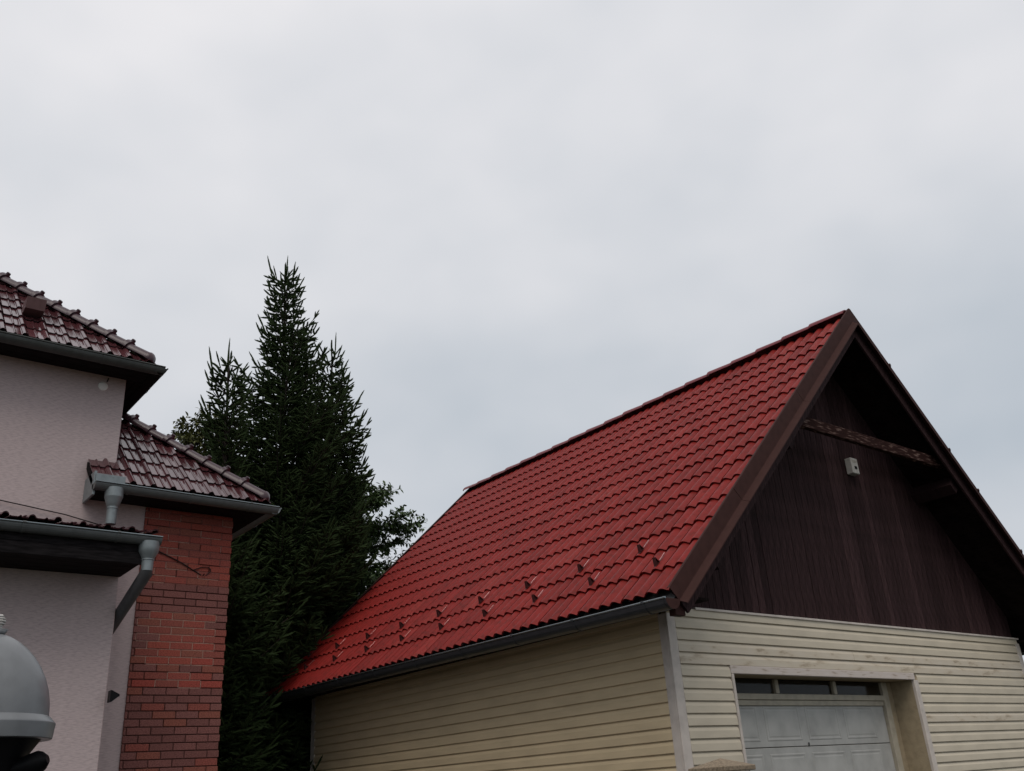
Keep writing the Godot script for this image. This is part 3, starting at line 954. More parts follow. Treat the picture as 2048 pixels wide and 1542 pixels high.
func bricks(h: Node3D, xw: float, yw: float) -> void:
	var ch := 0.07465
	var bl := 0.232
	var j := 0.010
	var xl := -3.262
	var z0 := ZW + 0.006
	var face := ZW + 0.022
	# mortar bed the bricks are set in
	var bed := part(h, "brick_cladding", boxmesh(Vector3(xl + 0.002, 0.0, ZW - 0.02), Vector3(xw - 0.004, yw - 0.004, z0)), "mortar_dark")
	var pale := MB.new()
	var faint := MB.new()
	var yref := EYE + 1.238
	var k0 := int(floor(-yref / ch)) + 1
	var variants := {}
	for k in range(k0, 24):
		var y := yref + k * ch
		var off := -2.885 if posmod(k, 2) == 0 else -3.001
		for c in range(-4, 5):
			var a := off + c * bl
			var b := a + bl
			if b < xl + 0.02 or a > xw - 0.02:
				continue
			var xa := maxf(a + j * 0.5, xl)
			var xb := minf(b - j * 0.5, xw)
			if xb - xa < 0.012:
				continue
			var yb := y + j * 0.5
			var ytop := minf(y + ch - j * 0.5, yw - 0.006)
			if ytop - yb < 0.02:
				continue
			var key := int(round((xb - xa) * 1000)) * 1000 + int(round((ytop - yb) * 1000))
			if not variants.has(key):
				variants[key] = boxmesh(Vector3(0, 0, 0), Vector3(xb - xa, ytop - yb, face - z0 + 0.010), 0.003)
			var tone := 0
			if k >= 13:
				tone = [0, 1, 2, 4, 0, 1, 2][rng.randi() % 7]
			elif k >= 9:
				tone = [3, 3, 5, 4, 3][rng.randi() % 5]
			elif k >= -1:
				var mid := (xa + xb) * 0.5
				if mid > -3.08 and mid < -2.5 and k != 1:
					tone = [0, 2, 4, 6, 0, 1][rng.randi() % 6]
				elif k <= 1 and rng.randf() < 0.3:
					tone = 6
				else:
					tone = [1, 3, 5, 4, 1, 3][rng.randi() % 6]
			else:
				tone = [5, 3, 4, 5, 1, 3, 3][rng.randi() % 7]
			part(bed, "brick", variants[key], "brick%d" % tone, Transform3D(Basis.IDENTITY, Vector3(xa, yb, z0 - 0.010 + rng.randf_range(-0.0015, 0.0015))))
			# pale pointing: the whole upper part, and a patch lower down
			var mid2 := (a + b) * 0.5
			var patch := (k == -1 and mid2 > -3.03 and mid2 < -2.54) or (k == 0 and mid2 > -2.91 and mid2 < -2.66) or (k >= 2 and k <= 8 and mid2 > -3.12 and mid2 < -2.53)
			if k >= 13 or patch:
				var zp := face - 0.003
				var keep := 0.94 if patch else 0.85
				var into := pale if patch or rng.randf() < 0.25 else faint
				if rng.randf() < keep:
					box(into, Vector3(xa, y - j * 0.36, z0 - 0.002), Vector3(xb, y + j * 0.36, zp))
				if a > xl + 0.02 and rng.randf() < keep:
					box(into, Vector3(a - j * 0.36, y + j * 0.45, z0 - 0.002), Vector3(a + j * 0.36, y + ch - j * 0.45, zp))
				if patch and rng.randf() < keep:
					box(pale, Vector3(xa, y + ch - j * 0.33, z0 - 0.002), Vector3(xb, y + ch + j * 0.33, zp - 0.0007))
				if patch and b < xw and rng.randf() < keep:
					box(pale, Vector3(b - j * 0.33, y + j * 0.45, z0 - 0.002), Vector3(b + j * 0.33, y + ch - j * 0.45, zp - 0.0007))
	part(bed, "pale_pointing", build(pale), "mortar_pale")
	part(bed, "faint_pointing", build(faint), "mortar_faint")

func porch(h: Node3D) -> void:
	var xp := -3.672
	var zp := -3.40
	var ys := EYE + 2.05
	part(h, "porch_wall", boxmesh(Vector3(-9.5, 0, ZW + 0.001), Vector3(xp, ys + 0.25, zp), 0.008), "render_pink")
	# soffit and fascia planks
	for k in 4:
		part(h, "soffit_plank", boxmesh(Vector3(-9.6, ys, lerpf(zp + 0.002, -2.83, k / 4.0) + 0.004), Vector3(xp + 0.005, ys + 0.02, lerpf(zp + 0.002, -2.83, (k + 1) / 4.0)), 0.003), "soffit_dark")
	part(h, "fascia", boxmesh(Vector3(-9.6, ys - 0.008, -2.828), Vector3(xp + 0.02, ys + 0.098, -2.80), 0.004), "soffit_dark")
	part(h, "fascia", boxmesh(Vector3(-9.6, ys + 0.10, -2.836), Vector3(xp + 0.02, ys + 0.235, -2.812), 0.004), "soffit_dark")
	part(h, "verge_board", boxmesh(Vector3(xp + 0.006, ys + 0.022, -3.398), Vector3(xp + 0.026, ys + 0.24, -2.84), 0.004), "soffit_dark")
	house_gutter(h, Vector3(-9.6, EYE + 2.292, -2.785), Vector3(-3.525, EYE + 2.282, -2.785), Vector3(0, 0, 1), 0.068, "zinc_mid", 8, true)
	# low tiled roof
	var a := deg_to_rad(13.0)
	var ey := Vector3(0, sin(a), -cos(a))
	var en := Vector3(0, cos(a), sin(a))
	var o := Vector3(0, EYE + 2.325, -2.80)
	var dm := MB.new()
	prism(dm, [[0.03, -0.06], [1.46, -0.06], [1.46, -0.02], [0.03, -0.02]], o + Vector3(-9.6, 0, 0), ey, en, Vector3(9.6 - 3.60, 0, 0))
	var deck := part(h, "porch_roof", build(dm), "soffit_dark")
	var shape := brown_tile()
	var mesh := build(shape)
	var rest := MB.new()
	for row in 5:
		for col in 30:
			var x := -3.745 - 0.205 * col
			var xf := Transform3D(Basis(Vector3(1, 0, 0), ey, en).rotated(en, rng.randf_range(-0.02, 0.02)).rotated(Vector3(0, 0, 1), rng.randf_range(-0.02, 0.02)), o + Vector3(x, 0, 0) + ey * (row * 0.30 + rng.randf_range(-0.012, 0.012)) + en * rng.randf_range(-0.002, 0.010))
			if row < 2 and col < 14:
				part(deck, "tile", mesh, "brown_tile%d" % (rng.randi() % 4), xf)
			else:
				join(rest, moved(shape, xf))
	var r := part(deck, "tiles", build(rest), "brown_tile0")
	r.set_meta("kind", "stuff")

func brown_tile() -> MB:
	var last := [0.0]
	var pr := func(s: float) -> float:
		# two flat pans parted by a rib, then the roll that laps the neighbour
		var z := 0.0
		for k in [[0.0, 0.006], [0.03, 0.0], [0.33, 0.0], [0.37, 0.013], [0.42, 0.013], [0.46, 0.0], [0.70, 0.0], [0.76, 0.024], [0.86, 0.031], [0.95, 0.024], [1.0, 0.004], [1.1, 0.0]]:
			if k[0] > s:
				return lerpf(z, k[1], (s - last[0]) / (k[0] - last[0]))
			z = k[1]
			last[0] = k[0]
		return z
	return tile_shape(0.205, 0.36, pr, 26, 0.021, 0.011)

# a roof hipped at its right front corner; c is the eave corner, slopes of equal pitch
func hip_roof(h: Node3D, c: Vector3, xl: float, run: float, rows: int, tall: bool) -> void:
	var a := atan(0.92)
	var back := -10.2 if tall else -8.7
	# decks
	var ey := Vector3(0, sin(a), -cos(a))
	var en := Vector3(0, cos(a), sin(a))
	var rx := Vector3(-cos(a), sin(a), 0)
	var rn := Vector3(sin(a), cos(a), 0)
	var sl := run / cos(a)
	var hip := Plane(Vector3(1, 0, -1).normalized(), Vector3(c.x, 0, c.z))      # front slope keeps the negative side
	# front slope: points with (x - c.x) <= (z - c.z) * -1 ... the plane x - c.x = -(c.z - z)
	hip = Plane(Vector3(1, 0, -1).normalized(), Vector3(c.x, 0, c.z))
	var front_keep := Plane(Vector3(1, 0, -1).normalized(), Vector3(c.x, 0, c.z))
	var dm := MB.new()
	prism(dm, [[0.02, -0.07], [sl, -0.07], [sl, -0.012], [0.02, -0.012]], Vector3(xl, c.y, c.z), ey, en, Vector3(c.x - xl, 0, 0))
	var fd := clip(dm, front_keep)
	var deck := part(h, "roof", build(fd), "soffit_dark")
	deck.set_meta("label", "front slope of the upper roof" if tall else "front slope of the wing roof")
	var dm2 := MB.new()
	prism(dm2, [[0.02, -0.07], [sl, -0.07], [sl, -0.012], [0.02, -0.012]], Vector3(c.x, c.y, back), rx, rn, Vector3(0, 0, c.z - back))
	var sd := clip(dm2, Plane(Vector3(-1, 0, 1).normalized(), Vector3(c.x, 0, c.z)))
	var deck2 := part(h, "roof", build(sd), "soffit_dark")
	# where the wing roof meets the tall wall
	var wallcut := Plane(Vector3(-1, 0, 0), 3.61)
	var shape := brown_tile()
	var mesh := build(shape)
	var gauge := 0.305
	var tw := 0.205
	var rest := MB.new()
	var rest2 := MB.new()
	var made := 0
	for row in rows:
		var v := row * gauge
		if v > sl:
			break
		for col in 44:
			var x := c.x - 0.03 - (col + 1) * tw + 0.0
			if x < xl - 0.01:
				break
			var xf := Transform3D(Basis(Vector3(1, 0, 0), ey, en).rotated(en, rng.randf_range(-0.012, 0.012)), Vector3(x, c.y, c.z) + ey * (v + rng.randf_range(-0.006, 0.006)) + en * rng.randf_range(-0.001, 0.004))
			var lo: Vector3 = xf * Vector3(tw, 0.36, 0.0)
			var hi: Vector3 = xf * Vector3(0, 0.0, 0.0)
			if front_keep.distance_to(hi) > 0.0 and front_keep.distance_to(xf * Vector3(0, 0.36, 0)) > 0.0:
				continue
			var cut := front_keep.distance_to(lo) > 0.0
			var wall := (not tall) and (xf * Vector3(0, 0.36, 0)).x < -3.60 and (xf * Vector3(0, 0.36, 0)).z < ZW - 0.01
			var near := x > -6.2
			if near and made < 300:
				var k: int = [0, 1, 2, 3, 0, 3][rng.randi() % 6]
				if cut or wall:
					var mm := moved(shape, xf)
					if cut:
						mm = clip(mm, front_keep)
					if wall and (xf * Vector3(tw, 0.0, 0)).x < -3.59:
						mm = clip(mm, Plane(Vector3(0, 0, -1), -ZW - 0.004))
					if mm.v.size() > 0:
						part(deck, "tile", build(mm), "brown_tile%d" % k)
				else:
					part(deck, "tile", mesh, "brown_tile%d" % k, xf)
				made += 1
			else:
				var mm := moved(shape, xf)
				join(rest, clip(mm, front_keep) if cut else mm)
		# the slope round the corner
		for col in 34:
			var z := c.z - col * tw
			if z < back:
				break
			var xf := Transform3D(Basis(Vector3(0, 0, -1), rx, rn), Vector3(c.x, c.y, z) + rx * v)
			join(rest2, clip(moved(shape, xf), Plane(Vector3(-1, 0, 1).normalized(), Vector3(c.x, 0, c.z))))
	if rest.v.size() > 0:
		part(deck, "tiles", build(rest), "brown_tile0").set_meta("kind", "stuff")
	part(deck2, "tiles", build(rest2), "brown_tile1").set_meta("kind", "stuff")
	# hip caps from the corner upwards
	var hd := Vector3(-1, 0.92, -1).normalized()
	var side := hd.cross(Vector3.UP).normalized()
	var hn := side.cross(hd).normalized()
	var cm := MB.new()
	var step := 0.282
	var ln := step + 0.04
	for k in 14:
		for b in [[0.0, 0.92, 0.086, 0.080], [0.86, 1.0, 0.102, 0.112]]:
			var p := []
			var nn := []
			for q in [k, k + 1]:
				var t: float = PI * (0.02 + 0.96 * q / 14.0)
				var d := Vector3(cos(t), 0, sin(t))
				nn.append(d)
				p.append(d * b[2] + Vector3(0, b[0] * ln, 0))
				p.append(d * b[3] + Vector3(0, b[1] * ln, 0))
			stri(cm, [p[0], p[2], p[3]], [nn[0], nn[1], nn[1]])
			stri(cm, [p[0], p[3], p[1]], [nn[0], nn[1], nn[0]])
			var inw := Vector3(0.8, 1, 0.8)
			quad(cm, p[0], p[2], p[2] * inw, p[0] * inw, Vector3(0, -1, 0))
			quad(cm, p[1], p[3], p[3] * inw, p[1] * inw, Vector3(0, 1, 0))
	# a knob on the collar of each cap
	box(cm, Vector3(-0.026, ln * 0.87, 0.085), Vector3(0.026, ln * 0.99, 0.135), 0.010)
	var cap := build(cm)
	var first := MB.new()
	# rounded end cap
	for i in 5:
		for k in 12:
			var p := []
			for e in [[i, k], [i, k + 1], [i + 1, k + 1], [i + 1, k]]:
				var ph: float = PI * 0.5 * e[0] / 5.0
				var t: float = PI * e[1] / 12.0
				p.append(Vector3(cos(t) * cos(ph) * 0.092, -sin(ph) * 0.07, sin(t) * cos(ph) * 0.092))
			stri(first, [p[0], p[1], p[2]], [p[0], p[1], p[2]])
			stri(first, [p[0], p[2], p[3]], [p[0], p[2], p[3]])
	var total := 21 if tall else 9
	var hb := Basis(side, hd, hn)
	var base := c + Vector3(0.0, 0.02, 0.0) + hd * 0.10
	part(h, "hip_end", build(first), "brown_hip", Transform3D(hb, base))
	for k in total:
		var q := base + hd * (step * k) + hn * 0.0
		if (not tall) and q.x < -3.45:
			break
		part(h, "hip_cap", cap, "brown_hip", Transform3D(hb.rotated(side, rng.randf_range(-0.02, 0.02) - 0.01), q))

# ------------------------------------------------------------------ trees
func trees() -> void:
	var shoot := needle_shoot()
	spruce("spruce", "tallest dark spruce with bare leader shoots, between house and garage", Vector3(-0.27, 0, -7.6), 10.52, [[0.0, 0.9], [0.15, 1.25], [0.45, 1.25], [0.58, 1.08], [0.66, 0.92], [0.75, 0.66], [0.85, 0.42], [0.92, 0.26], [0.96, 0.15], [1.0, 0.03]], shoot, 11, [[Vector3(-0.33, 0.0, 0.0), 0.0], [Vector3(0.12, 0.0, 0.05), 0.0], [Vector3(0.55, 0.0, -0.05), 1.0]])
	spruce("spruce", "shorter spruce whose narrow tip rises left of the tallest spruce", Vector3(-1.57, 0, -6.65), 8.12, [[0.0, 0.6], [0.2, 0.88], [0.48, 1.0], [0.56, 0.5], [0.62, 0.22], [0.72, 0.24], [0.82, 0.30], [0.90, 0.23], [0.96, 0.12], [1.0, 0.03]], shoot, 23, [[Vector3(-0.30, 0, 0.1), 0.15]])
	spruce("spruce", "spruce with slender open tip right of the tallest spruce", Vector3(1.02, 0, -8.2), 9.60, [[0.0, 0.5], [0.4, 0.6], [0.55, 0.64], [0.68, 0.66], [0.78, 0.58], [0.85, 0.38], [0.92, 0.21], [0.97, 0.10], [1.0, 0.03]], shoot, 37, [])
	broadleaf("broadleaf_tree", "leafy green tree standing behind the garage roof, right of the spruces", Vector3(2.50, 0, -11.2), 8.0, 1.85, 2.8, 5, "leaves", 2.9)
	broadleaf("broadleaf_tree", "slender leafy tree peeping over the wing roof, left of the spruces", Vector3(-0.36, 0, -10.8), 8.95, 0.72, 6.0, 19, "leaves_yellow", 1.7)

func needle_shoot() -> ArrayMesh:
	# one shoot of unit length along y: a tapering stalk thick with needles
	var m := MB.new()
	var r := RandomNumberGenerator.new()
	r.seed = 3
	var rad := [0.055, 0.075, 0.070, 0.012]
	var at := [0.0, 0.35, 0.75, 1.0]
	for i in 3:
		for s in 4:
			var a0 := TAU * s / 4.0 + i * 0.5
			var a1 := TAU * (s + 1) / 4.0 + i * 0.5
			var p := [Vector3(cos(a0) * rad[i], at[i], sin(a0) * rad[i]), Vector3(cos(a1) * rad[i], at[i], sin(a1) * rad[i]), Vector3(cos(a1) * rad[i + 1], at[i + 1], sin(a1) * rad[i + 1]), Vector3(cos(a0) * rad[i + 1], at[i + 1], sin(a0) * rad[i + 1])]
			quad(m, p[0], p[1], p[2], p[3], Vector3(cos((a0 + a1) * 0.5), 0, sin((a0 + a1) * 0.5)))
	for k in 16:
		var y := 0.05 + 0.9 * k / 16.0
		var a := k * 2.4
		var d := Vector3(cos(a), 0.9, sin(a)).normalized()
		var t := Vector3(-sin(a), 0, cos(a)) * 0.022
		var b := Vector3(cos(a) * 0.03, y, sin(a) * 0.03)
		tri(m, b - t, b + t, b + d * 0.11, Vector3(cos(a), 0, sin(a)))
	return build(m)

func prof_at(prof: Array, f: float) -> float:
	for i in prof.size() - 1:
		if f <= prof[i + 1][0]:
			return lerpf(prof[i][1], prof[i + 1][1], (f - prof[i][0]) / (prof[i + 1][0] - prof[i][0]))
	return prof[-1][1]

func inside_building(p: Vector3) -> bool:
	# keeps twigs out of the garage and the house wing
	if p.x > -0.12 and p.x < W + 0.1 and p.z > -L - 0.12 and p.y < HE + 0.05:
		return true
	if p.x > -OV - 0.18 and p.x < W + 0.6 and p.z > -L - OG - 0.10:
		if p.y > HE - 0.20 and p.y < HE + (minf(p.x, W - p.x) + OV) * 0.9517 + 0.12:
			return true
	if p.x < -1.88 and p.z > -8.8 and p.y < EYE + 3.1 + (-1.9 - p.x) * 0.95:
		return true
	return false

func spruce(called: String, label: String, at: Vector3, ht: float, prof: Array, shoot: ArrayMesh, sd: int, leaders: Array) -> void:
	var r := RandomNumberGenerator.new()
	r.seed = sd
	var t := thing(called, label, "tree", at, "spruces between the house and the garage")
	var tm := MB.new()
	var pts := []
	var rad := []
	for k in 9:
		var f := k / 8.0
		pts.append(Vector3(0.05 * sin(f * 5.0 + sd), ht * f * 0.985, 0.05 * cos(f * 4.0 + sd)) if k > 0 else Vector3.ZERO)
		rad.append(lerpf(0.015 * ht, 0.010, pow(f, 0.8)))
	tube(tm, pts, rad, 9)
	part(t, "trunk", build(tm), "bark")
	var limb := MB.new()
	var xfs: Array[Transform3D] = []
	var add := func(p: Vector3, d: Vector3, ln: float, wd: float) -> void:
		if inside_building(at + p) or inside_building(at + p + d * ln):
			return
		var dd := d.normalized()
		var u := dd.cross(Vector3(0.3, 0.1, 0.9)).normalized()
		var w := dd.cross(u)
		xfs.append(Transform3D(Basis(u * wd, dd * ln, w * wd), p))
	var y := ht * 0.07
	var lump := noise(sd, 0.55, 2)
	while y < ht - 0.52:
		var f := y / ht
		var rr := prof_at(prof, f)
		var nb := 4 + r.randi() % 3
		nb += int(rr * 4.0)
		if f < 0.5:
			nb += 4
		var az0 := r.randf() * TAU
		for b in nb:
			var az := az0 + TAU * b / nb + r.randf_range(-0.35, 0.35)
			var hd := Vector3(cos(az), 0, sin(az))
			var ln := rr * (1.0 + 0.45 * lump.get_noise_3d(hd.x * 1.2, y * 1.5, hd.z * 1.2)) * r.randf_range(0.62, 1.12)
			if r.randf() < 0.08:
				ln *= 1.12
			ln = minf(ln, rr * 1.16)
			var lift := lerpf(-0.30, 0.95, smoothstep(0.25, 0.98, f)) + r.randf_range(-0.2, 0.2)
			var curl := lerpf(0.30, 0.42, f)
			var o := Vector3(0.05 * sin(f * 5.0 + sd), y, 0.05 * cos(f * 4.0 + sd))
			var P := func(s: float) -> Vector3:
				return o + hd * ln * s + Vector3.UP * ln * (lift * s * 0.6 + curl * s * s * s)
			var bp := []
			var br := []
			for k in 5:
				bp.append(P.call(k / 4.0))
				br.append(lerpf(0.009 + 0.010 * ln, 0.004, k / 4.0))
			if not inside_building(at + bp[4]) and not inside_building(at + bp[2]):
				tube(limb, bp, br, 4, false)
			# leading shoot of the branch
			var tipd: Vector3 = (P.call(1.0) - P.call(0.85)).normalized()
			add.call(P.call(0.97), (tipd + Vector3.UP * 0.30).normalized(), r.randf_range(0.16, 0.32), r.randf_range(0.17, 0.22))
			var s := 0.14
			var sgn := 1.0
			while s < 1.0:
				var p: Vector3 = P.call(s)
				var fd: Vector3 = (P.call(minf(s + 0.05, 1.05)) - P.call(s - 0.05)).normalized()
				var sd2 := fd.cross(Vector3.UP).normalized() * sgn
				sgn = -sgn
				var bl := clampf(0.50 * ln * (1.0 - s) + 0.02, 0.02, 0.40) * r.randf_range(0.7, 1.25)
				var bd := (fd * 0.85 + sd2 * r.randf_range(0.6, 1.0) + Vector3.UP * r.randf_range(-0.30, 0.20)).normalized()
				# branchlet: shoots to both sides, then its own end
				var u := 0.03
				var sg := 1.0
				while u < bl:
					var q := p + bd * u + Vector3.DOWN * u * u * 0.3
					var cr := bd.cross(Vector3.UP).normalized() * sg
					sg = -sg
					var dd := (bd * 0.9 + cr * r.randf_range(0.5, 0.95) + Vector3(r.randf_range(-0.15, 0.15), r.randf_range(-0.40, 0.30), r.randf_range(-0.15, 0.15))).normalized()
					add.call(q, dd, r.randf_range(0.11, 0.19), r.randf_range(0.16, 0.23))
					u += 0.054
				add.call(p + bd * bl * 0.8 + Vector3.DOWN * bl * bl * 0.24, bd, r.randf_range(0.13, 0.23), r.randf_range(0.16, 0.23))
				s += 0.070 / maxf(ln, 0.14)
		y += lerpf(0.120, 0.235, f * f)
	# leading shoots at the very top
	add.call(Vector3(0, ht - 0.56, 0), Vector3(0.02, 1, 0), 0.58, 0.17)
	for k in 4:
		var az := k * 1.7 + sd
		add.call(Vector3(0, ht - 0.47, 0), Vector3(cos(az) * 0.6, 0.75, sin(az) * 0.6).normalized(), r.randf_range(0.16, 0.26), 0.16)
	for l in leaders:
		var lb := Vector3(0, ht - 0.72 - l[1], 0)
		var le: Vector3 = lb + (l[0] + Vector3(0, 0.22, 0)) * 0.75
		tube(limb, [lb, le], [0.012, 0.008], 4, false)
		add.call(le, (l[0] * 0.5 + Vector3(0, 0.6, 0)).normalized(), 0.46, 0.20)
		for k in 5:
			add.call(lb.lerp(le, 0.4 + 0.15 * k), (l[0] + Vector3(r.randf_range(-0.4, 0.4), 0.15, r.randf_range(-0.4, 0.4))).normalized(), 0.17, 0.22)
	part(t, "limbs", build(limb), "bark").set_meta("kind", "stuff")
	copies(t, "crown", shoot, xfs, "needles")

func copies(t: Node3D, called: String, mesh: Mesh, xfs: Array[Transform3D], material: String) -> void:
	var mm := MultiMesh.new()
	mm.transform_format = MultiMesh.TRANSFORM_3D
	mm.mesh = mesh
	mm.instance_count = xfs.size()
	for k in xfs.size():
		mm.set_instance_transform(k, xfs[k])
	var o := MultiMeshInstance3D.new()
	o.name = called
	o.multimesh = mm
	o.material_override = M[material]
	o.set_meta("kind", "stuff")
	t.add_child(o, true)

func leaf_shape() -> ArrayMesh:
	# a pointed leaf of unit length along y, folded a little along its rib
	var m := MB.new()
	var out := [[0.0, 0.0], [0.18, 0.15], [0.45, 0.23], [0.75, 0.14], [1.0, 0.0]]
	for s in [-1.0, 1.0]:
		for k in 4:
			var a := Vector3(out[k][1] * s, out[k][0], 0.07 * out[k][1] * 3.0 - 0.10 * out[k][0] * out[k][0])
			var b := Vector3(out[k + 1][1] * s, out[k + 1][0], 0.07 * out[k + 1][1] * 3.0 - 0.10 * out[k + 1][0] * out[k + 1][0])
			var c := Vector3(0, out[k][0], -0.10 * out[k][0] * out[k][0])
			var d := Vector3(0, out[k + 1][0], -0.10 * out[k + 1][0] * out[k + 1][0])
			quad(m, a, b, d, c, Vector3(0, 0, 1))
	return build(m)

func broadleaf(called: String, label: String, at: Vector3, ht: float, rad: float, clear: float, sd: int, leafmat: String, dens: float) -> void:
	var r := RandomNumberGenerator.new()
	r.seed = sd
	var t := thing(called, label, "tree", at, "leafy trees beyond the roofs")
	var tm := MB.new()
	tube(tm, [Vector3.ZERO, Vector3(0.05, clear * 0.6, 0), Vector3(0.0, clear, 0.04), Vector3(0.05, lerpf(clear, ht, 0.55), 0), Vector3(0.0, ht * 0.95, 0)], [0.14, 0.11, 0.085, 0.045, 0.008], 9)
	part(t, "trunk", build(tm), "bark")
	var limb := MB.new()
	var xfs: Array[Transform3D] = []
	var mid := (clear + ht) * 0.5 - 0.3
	var hh := (ht - clear) * 0.5 + 0.3
	var nl := int(34 * dens) + 8
	for i in nl:
		var y0 := lerpf(clear * 0.55, ht * 0.93, pow((i + 0.5) / nl, 0.9))
		var az := i * 2.39996 + r.randf_range(-0.3, 0.3)
		var e := clampf((y0 + 0.4 - mid) / hh, -1.0, 1.0)
		var ln := rad * maxf(0.28, sqrt(1.0 - e * e * 0.92)) * r.randf_range(0.75, 1.15)
		var up := r.randf_range(0.25, 0.75)
		var hd := Vector3(cos(az), 0, sin(az))
		var P := func(s: float) -> Vector3:
			return Vector3(0.03, y0, 0) + hd * ln * s + Vector3.UP * ln * (up * s - 0.25 * s * s)
		var bp := []
		for k in 5:
			bp.append(P.call(k / 4.0))
		tube(limb, bp, [0.026, 0.02, 0.014, 0.008, 0.003], 5, false)
		var s := 0.18
		while s < 1.03:
			var p: Vector3 = P.call(s)
			for q in 3:
				# twig
				var td := (hd * r.randf_range(0.1, 0.9) + Vector3(r.randf_range(-1, 1), r.randf_range(-0.35, 0.9), r.randf_range(-1, 1))).normalized()
				var tl := r.randf_range(0.18, 0.42)
				tube(limb, [p, p + td * tl * 0.5 + Vector3.UP * 0.02, p + td * tl], [0.005, 0.004, 0.002], 3, false)
				var nlf := 10 + r.randi() % 5
				for k in nlf:
					var u := 0.2 + 0.85 * k / nlf
					var lp := p + td * tl * u
					var sdv := td.cross(Vector3(r.randf_range(-1, 1), r.randf_range(-1, 1), r.randf_range(-1, 1))).normalized()
					var ld := (td * 0.55 + sdv + Vector3.DOWN * r.randf_range(0.1, 0.7)).normalized()
					var nx := ld.cross(Vector3.UP + Vector3(r.randf_range(-0.7, 0.7), 0, r.randf_range(-0.7, 0.7))).normalized()
					var sz := r.randf_range(0.075, 0.125)
					xfs.append(Transform3D(Basis(nx * sz, ld * sz, nx.cross(ld) * sz), lp))
			s += 0.085 / ln
	part(t, "limbs", build(limb), "bark").set_meta("kind", "stuff")
	copies(t, "crown", leaf_shape(), xfs, leafmat)

